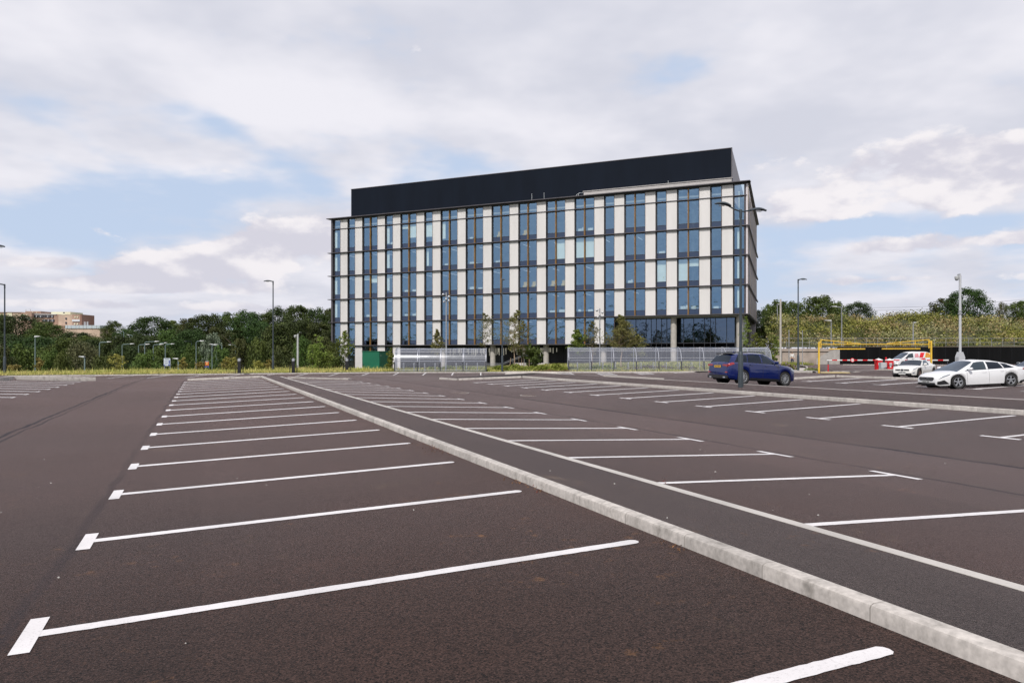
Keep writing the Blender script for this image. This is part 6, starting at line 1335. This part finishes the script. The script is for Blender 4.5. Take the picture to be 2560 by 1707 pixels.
# ---- white saloon
m_wcar = pm('white_car_paint', (.72, .72, .73), .28, coat=1., spec=.5)
def saloon():
    belt = [(-2.345, .78), (-2.3, .90), (-2.15, .95), (-1.5, .955), (.4, .90), (1.2, .86), (1.75, .79), (2.1, .70), (2.28, .60), (2.345, .46)]
    low = [(-2.345, .34), (-2.1, .22), (-1.6, .19), (1.7, .18), (2.2, .17), (2.345, .22)]
    roof = [(-2.02, .955), (-1.15, 1.27), (-.6, 1.385), (0., 1.43), (.22, 1.42), (.42, 1.375), (1.38, .88)]
    pf = at(2394, 971, 33.9); ang = math.pi+.165; d = Vector((math.cos(ang), math.sin(ang))); nrm = Vector((-d.y, d.x))       # left side faces the camera
    ctr = Vector((pf.x, pf.y))-d*1.41-nrm*.80
    g = ground_at(ctr.x, ctr.y); s = Car('saloon_car', 'white four door saloon with a black grille parked nose out behind the kerb', (ctr.x, ctr.y, g), ang, 4.69, 1.83, m_wcar, belt, low, roof, (.80, .56), .335, 1.41, -1.32, .18, wheelbits=(5, m_gal), taper=(1.5, .30, 1.2, .24), zs=.90)
    zf, zr_ = ground_at(ctr.x+1.41*d.x, ctr.y+1.41*d.y), ground_at(ctr.x-1.32*d.x, ctr.y-1.32*d.y); s.t.rotation_euler = (0, math.atan2(zr_-zf, 2.73), ang); s.t.location.z = (zf+zr_)/2
    for sg in (1, -1):
        s.side_window(-.10, 1.06, .40, -.14, sg, .10, 1.84, m_cg); s.side_window(-.98, -.20, -.22, -.86, sg, .10, 1.80, m_cgd); s.side_window(-1.62, -1.04, -.93, -1.2, sg, .10, 1.70, m_cgd)
        s.patch('window_trim', m_trim, [(-1.7, .0), (1.2, .0), (1.15, .11), (-1.66, .11)], sg, .008, True, (16, 1))
        for x in (.98, -.15, -1.02): s.seam(x, sg, w=.005)
        s.handle(.08, sg, m_wcar, 3.45); s.handle(-.86, sg, m_wcar, 3.45); s.mirror(.86, sg, m_wcar)
        s.patch('headlight', m_headl, [(1.78, 4.0), (2.2, 3.3), (2.22, 3.75), (1.74, 4.55)], sg, .008); s.patch('headlight_mask', m_trim, [(1.72, 3.95), (2.24, 3.18), (2.25, 3.3), (1.72, 4.08)], sg, .009)
        s.patch('tail_light', m_tail, [(-2.34, 3.3), (-1.98, 3.7), (-2.05, 4.3), (-2.34, 4.3)], sg, .010); s.patch('rear_skirt', m_trim, [(-2.33, .0), (-1.75, .0), (-1.85, .8), (-2.33, 1.2)], sg, .006)
        s.patch('air_intake', m_trim, [(1.83, .9), (2.3, .7), (2.3, 2.1), (2.05, 2.3)], sg, .008)
    front_shape(s, 'grille', [(-.40, .43), (.40, .43), (.47, .52), (.42, .60), (-.42, .60), (-.47, .52)], 2.345, m_trim, .018); s.emblem(2.372, .515, .085, True)
    for z in (.47, .515, .56): k = MB(); k.bx(2.364, 2.368, -.41, .41, z-.006, z+.006); k.build('grille_bar', m_gal, s.t)
    front_shape(s, 'lower_intake', [(-.60, .20), (.60, .20), (.52, .32), (-.52, .32)], 2.345, m_trim, .02); s.plate(2.375, .365, m_pw); k = MB(); k.lathe([(.001, .0), (.11, .0)], 16, (.55, .38, 1.02), 'y'); 
saloon()
# ---- white roadster behind the kerb
def roadster():
    belt = [(-2.04, .72), (-1.98, .84), (-1.7, .90), (-.9, .895), (.4, .845), (1.0, .82), (1.5, .75), (1.85, .66), (1.99, .56), (2.04, .42)]
    low = [(-2.04, .36), (-1.8, .22), (-1.4, .19), (1.4, .18), (1.9, .18), (2.04, .22)]; roof = [(-1.45, .895), (-.98, 1.10), (-.55, 1.26), (-.15, 1.295), (.05, 1.27), (.15, 1.24), (.92, .84)]
    pf = at(2297, 944.1, 52.0); ang = math.pi+.70; d = Vector((math.cos(ang), math.sin(ang))); nrm = Vector((-d.y, d.x)); ctr = Vector((pf.x, pf.y))-d*1.22-nrm*.78
    s = Car('roadster', 'small white two seat roadster leaving past the barriers', (ctr.x, ctr.y, CZ+(885-944.1)/F*52.0), ang, 4.08, 1.79, pm('white_car_paint2', (.70, .69, .66), .3, coat=1.), belt, low, roof, (.78, .54), .325, 1.22, -1.2, .18, wheelbits=(5, m_brown), taper=(1.2, .32, 1.0, .25), cat='car')
    for sg in (1, -1):
        s.side_window(-.55, .72, .10, -.42, sg, .10, 1.84, m_cg); s.seam(.62, sg, w=.005); s.seam(-.68, sg, w=.005); s.handle(-.5, sg, m_wcar, 3.4); s.mirror(.52, sg, s.body.data.materials[0])
        s.patch('headlight', m_headl, [(1.35, 4.1), (1.88, 3.4), (1.90, 4.2), (1.36, 4.75)], sg, .008); s.patch('tail_light', m_tail, [(-2.03, 3.3), (-1.75, 3.5), (-1.8, 4.3), (-2.03, 4.3)], sg, .01); s.patch('fog_light', m_headl, [(1.80, 1.4), (1.95, 1.3), (1.95, 2.1), (1.80, 2.1)], sg, .008)
        for z in (.52, .585): front_shape(s, 'grille', [(sg*.12, z-.02), (sg*.44, z-.02), (sg*.48, z+.012), (sg*.12, z+.012)], 2.04, m_trim, .015)
        front_shape(s, 'air_intake', [(sg*.22, .22), (sg*.62, .24), (sg*.62, .32), (sg*.26, .32)], 2.04, m_trim, .015)
    s.emblem(2.065, .555, .085, True); front_shape(s, 'badge', [(-.08, .48), (.08, .48), (.09, .60), (-.09, .60)], 2.035, m_trim, .015); s.plate(2.07, .38, m_pw)
    k = MB(); k.bx(.0, .5, -.5, -.1, .82, 1.0); k.build('seat', pm('red_seat', (.35, .03, .04), .7), s.t)
roadster()
# ---- grey hatchback behind the saloon
def hatch():
    belt = [(-2.15, .85), (-2.1, .98), (-1.8, 1.03), (.4, .97), (1.0, .93), (1.6, .85), (1.95, .74), (2.15, .5)]; low = [(-2.15, .34), (-1.9, .22), (1.8, .2), (2.15, .26)]
    roof = [(-2.05, 1.02), (-1.72, 1.34), (-1.3, 1.43), (-.5, 1.48), (.0, 1.47), (.3, 1.42), (1.2, .96)]; X, Y = 27.7, 38.6; g = ground_at(X, Y)
    m_gr = pm('grey_car_paint', (.055, .062, .072), .3, metal=.4, coat=1.)
    s = Car('hatchback', 'dark grey hatchback mostly hidden behind the white saloon', (X, Y, CZ-1.55), math.pi+.2, 4.3, 1.8, m_gr, belt, low, roof, (.80, .60), .32, 1.3, -1.3, .2, taper=(1.2, .25, .9, .16))
    for sg in (1, -1):
        s.side_window(-.9, -.1, -.12, -.85, sg); s.side_window(.0, .95, .3, -.02, sg, gm=m_cg); s.side_window(-1.7, -1.0, -.95, -1.45, sg, .1, 1.7); s.patch('tail_light', m_tail, [(-2.14, 3.2), (-1.8, 3.6), (-1.85, 4.6), (-2.14, 4.5)], sg, .01); s.patch('headlight', m_headl, [(1.75, 3.6), (2.08, 3.3), (2.1, 4.1), (1.7, 4.4)], sg, .008); s.mirror(.72, sg, m_gr); s.seam(.9, sg); s.seam(-.05, sg)
    k = MB(); k.prism([(-1.3, 1.44), (-1.15, 1.44), (-1.28, 1.54)], -.02, .02); k.build('aerial', m_trim, s.t)
hatch()
# ---- white van with coloured side
def van():
    m_v = pm('van_white', (.70, .70, .72), .35, coat=.6); p = at(2275, 917, 86); ang = math.pi+.10
    belt = [(-2.2, 1.0), (-2.15, 1.12), (-1, 1.12), (.6, 1.08), (1.2, 1.02), (1.8, .92), (2.1, .80), (2.2, .6)]; low = [(-2.2, .36), (-1.9, .25), (1.8, .24), (2.2, .3)]
    roof = [(-2.15, 1.1), (-1.98, 1.72), (-1.6, 1.82), (-.2, 1.84), (.3, 1.80), (.65, 1.70), (1.6, 1.02)]
    s = Car('van', 'small white delivery van with red stripes and orange chevrons by the black wall', (p.x, 86, CZ+(HY-918)/F*86), ang, 4.5, 1.8, m_v, belt, low, roof, (.85, .74), .33, 1.35, -1.35, .25, cat='van', taper=(1.0, .25, .5, .06))
    for sg in (1, -1):
        s.side_window(.15, 1.25, .70, .18, sg, .12, 1.7, m_cg); s.seam(.1, sg); s.seam(-.95, sg); s.mirror(1.0, sg, m_trim)
        s.patch('stripe', m_red, [(-1.0, .05), (-.55, .05), (-.78, 1.9), (-1.28, 1.9)], sg, .009, True); s.patch('stripe', m_red, [(-1.35, 2.6), (.1, 1.2), (.5, 1.7), (-1.2, 4.3)], sg, .008)
        s.patch('marking_panel', m_yel, [(-2.0, .05), (-1.22, .05), (-1.40, 1.9), (-1.85, 1.9)], sg, .009, True)
        for i in range(3): s.patch('chevron', pm('orange_stripe', (.6, .12, .02), .5), [(-1.95+i*.24, .1), (-1.86+i*.24, .1), (-1.62+i*.1, 1.8), (-1.70+i*.1, 1.8)], sg, .014, True)
        s.patch('logo_disc', pm('logo_pink', (.62, .10, .14), .5), [(-.52, .25), (-.02, .25), (-.08, 1.35), (-.46, 1.35)], sg, .010, True)
        for x0 in (-.45, -.30, -.17): s.patch('lettering', m_wp, [(x0, .5), (x0+.05, .5), (x0+.05, 1.1), (x0, 1.1)], sg, .016, True, (2, 2))
        s.patch('headlight', m_headl, [(1.85, 3.5), (2.15, 3.3), (2.15, 4.2), (1.8, 4.5)], sg, .008); s.patch('tail_light', m_tail, [(-2.19, 3.0), (-2.1, 3.0), (-2.1, 5), (-2.19, 5)], sg, .01); s.handle(.25, sg, m_trim, 3.5)
van()
# ================================================================== the person walking by the wall
def skin_obj(name, verts, edges, radii, mat, parent, root=0, sub=1):
    me = bpy.data.meshes.new(name); me.from_pydata(verts, edges, []); me.materials.append(mat); o = bpy.data.objects.new(name, me); COL.objects.link(o); o.parent = parent
    md = o.modifiers.new('skin', 'SKIN'); md.use_smooth_shade = True
    if not me.skin_vertices: 
        bpy.context.view_layer.objects.active = o
    sv = me.skin_vertices[0].data if me.skin_vertices else None
    if sv:
        for i, r in enumerate(radii): sv[i].radius = (r, r) if not isinstance(r, tuple) else r
        sv[root].use_root = True
    s_ = o.modifiers.new('sub', 'SUBSURF'); s_.levels = sub; s_.render_levels = sub; return o
pp_ = at(1980.5, 914.4, 93); per = thing('person', 'person in a white shirt and dark trousers walking towards the car park beside the wall', 'person', tuple(pp_), R_(0)); PH = at(1980.5, 878.8, 93).z-pp_.z
sk = pm('skin_tone', (.42, .26, .18), .6); 
def chain(V, E, Rr, pts, rad, start=None):
    i0 = start
    for p, r in zip(pts, rad):
        V.append(p); Rr.append(r); j = len(V)-1
        if i0 is not None: E.append((i0, j))
        i0 = j
    return i0
S_ = PH/1.76
V, E_, Rr = [], [], []
chain(V, E_, Rr, [(0, 0, .95), (0, .0, 1.15), (0, 0, 1.36), (0, .0, 1.46), (0, -.01, 1.53)], [.13, .12, (.15, .11), .055, .052]); neck = 4
hd = chain(V, E_, Rr, [(0, -.015, 1.60), (0, -.02, 1.68), (0, -.01, 1.73)], [(.072, .085), (.078, .095), .055], neck)
for sg in (-1, 1):
    sh = chain(V, E_, Rr, [(sg*.17, 0, 1.41), (sg*.235, .02, 1.16), (sg*.255, -.03, .92), (sg*.26, -.05, .86)], [.058, .044, .032, (.024, .036)], 2); palm = sh
    for fi in range(4): chain(V, E_, Rr, [(sg*(.262), -.075+fi*.020, .80), (sg*.256, -.078+fi*.020, .765-.006*(fi in (1, 2))), (sg*.248, -.078+fi*.019, .742)], [.009, .0085, .008], palm)
    chain(V, E_, Rr, [(sg*.250, -.085, .83), (sg*.245, -.098, .80)], [.010, .009], palm)
    k1 = chain(V, E_, Rr, [(sg*.09, 0, .86), (sg*.10, -.02-.06*sg, .50), (sg*.10, .03*sg, .10), (sg*.105, -.10+.03*sg, .035)], [.085, .06, .042, .035], 0)
V = [(x*S_, y*S_, z*S_) for x, y, z in V]; body = skin_obj('body', V, E_, [tuple(q*S_ for q in r) if isinstance(r, tuple) else r*S_ for r in Rr], sk, per)
V, E_, Rr = [], [], []; chain(V, E_, Rr, [(0, 0, .93), (0, 0, 1.15), (0, 0, 1.36), (0, 0, 1.45)], [(.165, .13), (.15, .12), (.175, .125), .075])
for sg in (-1, 1): chain(V, E_, Rr, [(sg*.18, 0, 1.41), (sg*.24, .02, 1.17), (sg*.256, -.02, .98)], [.075, .06, .048], 2)
V = [(x*S_, y*S_, z*S_) for x, y, z in V]; skin_obj('shirt', V, E_, [tuple(q*S_ for q in r) if isinstance(r, tuple) else r*S_ for r in Rr], pm('white_shirt', (.66, .64, .61), .9, var=.06, vs=6), per)
V, E_, Rr = [], [], []; chain(V, E_, Rr, [(0, 0, .95), (0, 0, .88)], [(.165, .13), (.16, .13)])
for sg in (-1, 1): chain(V, E_, Rr, [(sg*.09, 0, .80), (sg*.10, -.02-.06*sg, .50), (sg*.10, .03*sg, .09)], [.10, .078, .062], 1)
V = [(x*S_, y*S_, z*S_) for x, y, z in V]; skin_obj('trousers', V, E_, [tuple(q*S_ for q in r) if isinstance(r, tuple) else r*S_ for r in Rr], pm('navy_trousers', (.025, .035, .07), .9), per)
k = MB(); k.lathe([(.02, .0), (.085, -.02), (.095, -.06), (.09, -.12)][::-1], 14, (0, .008*S_, 1.765*S_)); k.build('hair', pm('dark_hair', (.02, .014, .01), .7), per, smooth=60)
k = MB(); k.bx(-.012, .012, -.135, -.115, 1.63*S_, 1.66*S_); k.bx(-.042, -.022, -.118, -.108, 1.665*S_, 1.675*S_, 1); k.bx(.022, .042, -.118, -.108, 1.665*S_, 1.675*S_, 1); k.bx(-.025, .025, -.118, -.108, 1.605*S_, 1.611*S_, 1); k.build('face', [sk, pm('face_dark', (.08, .04, .035), .6)], per)
for sg in (-1, 1): k = MB(); k.bx(sg*.105-.045, sg*.105+.045, -.17+.03*sg, .07+.03*sg, 0, .075); k.build('shoe', m_blk, per, bevel=.02)
k = MB(); k.bx(-.31, -.25, -.1, .02, .80*S_, .86*S_); k.tube([(-.27, -.05, .84*S_), (-.29, -.05, .78*S_)], .01, 5); k.build('cup', m_wp, per)
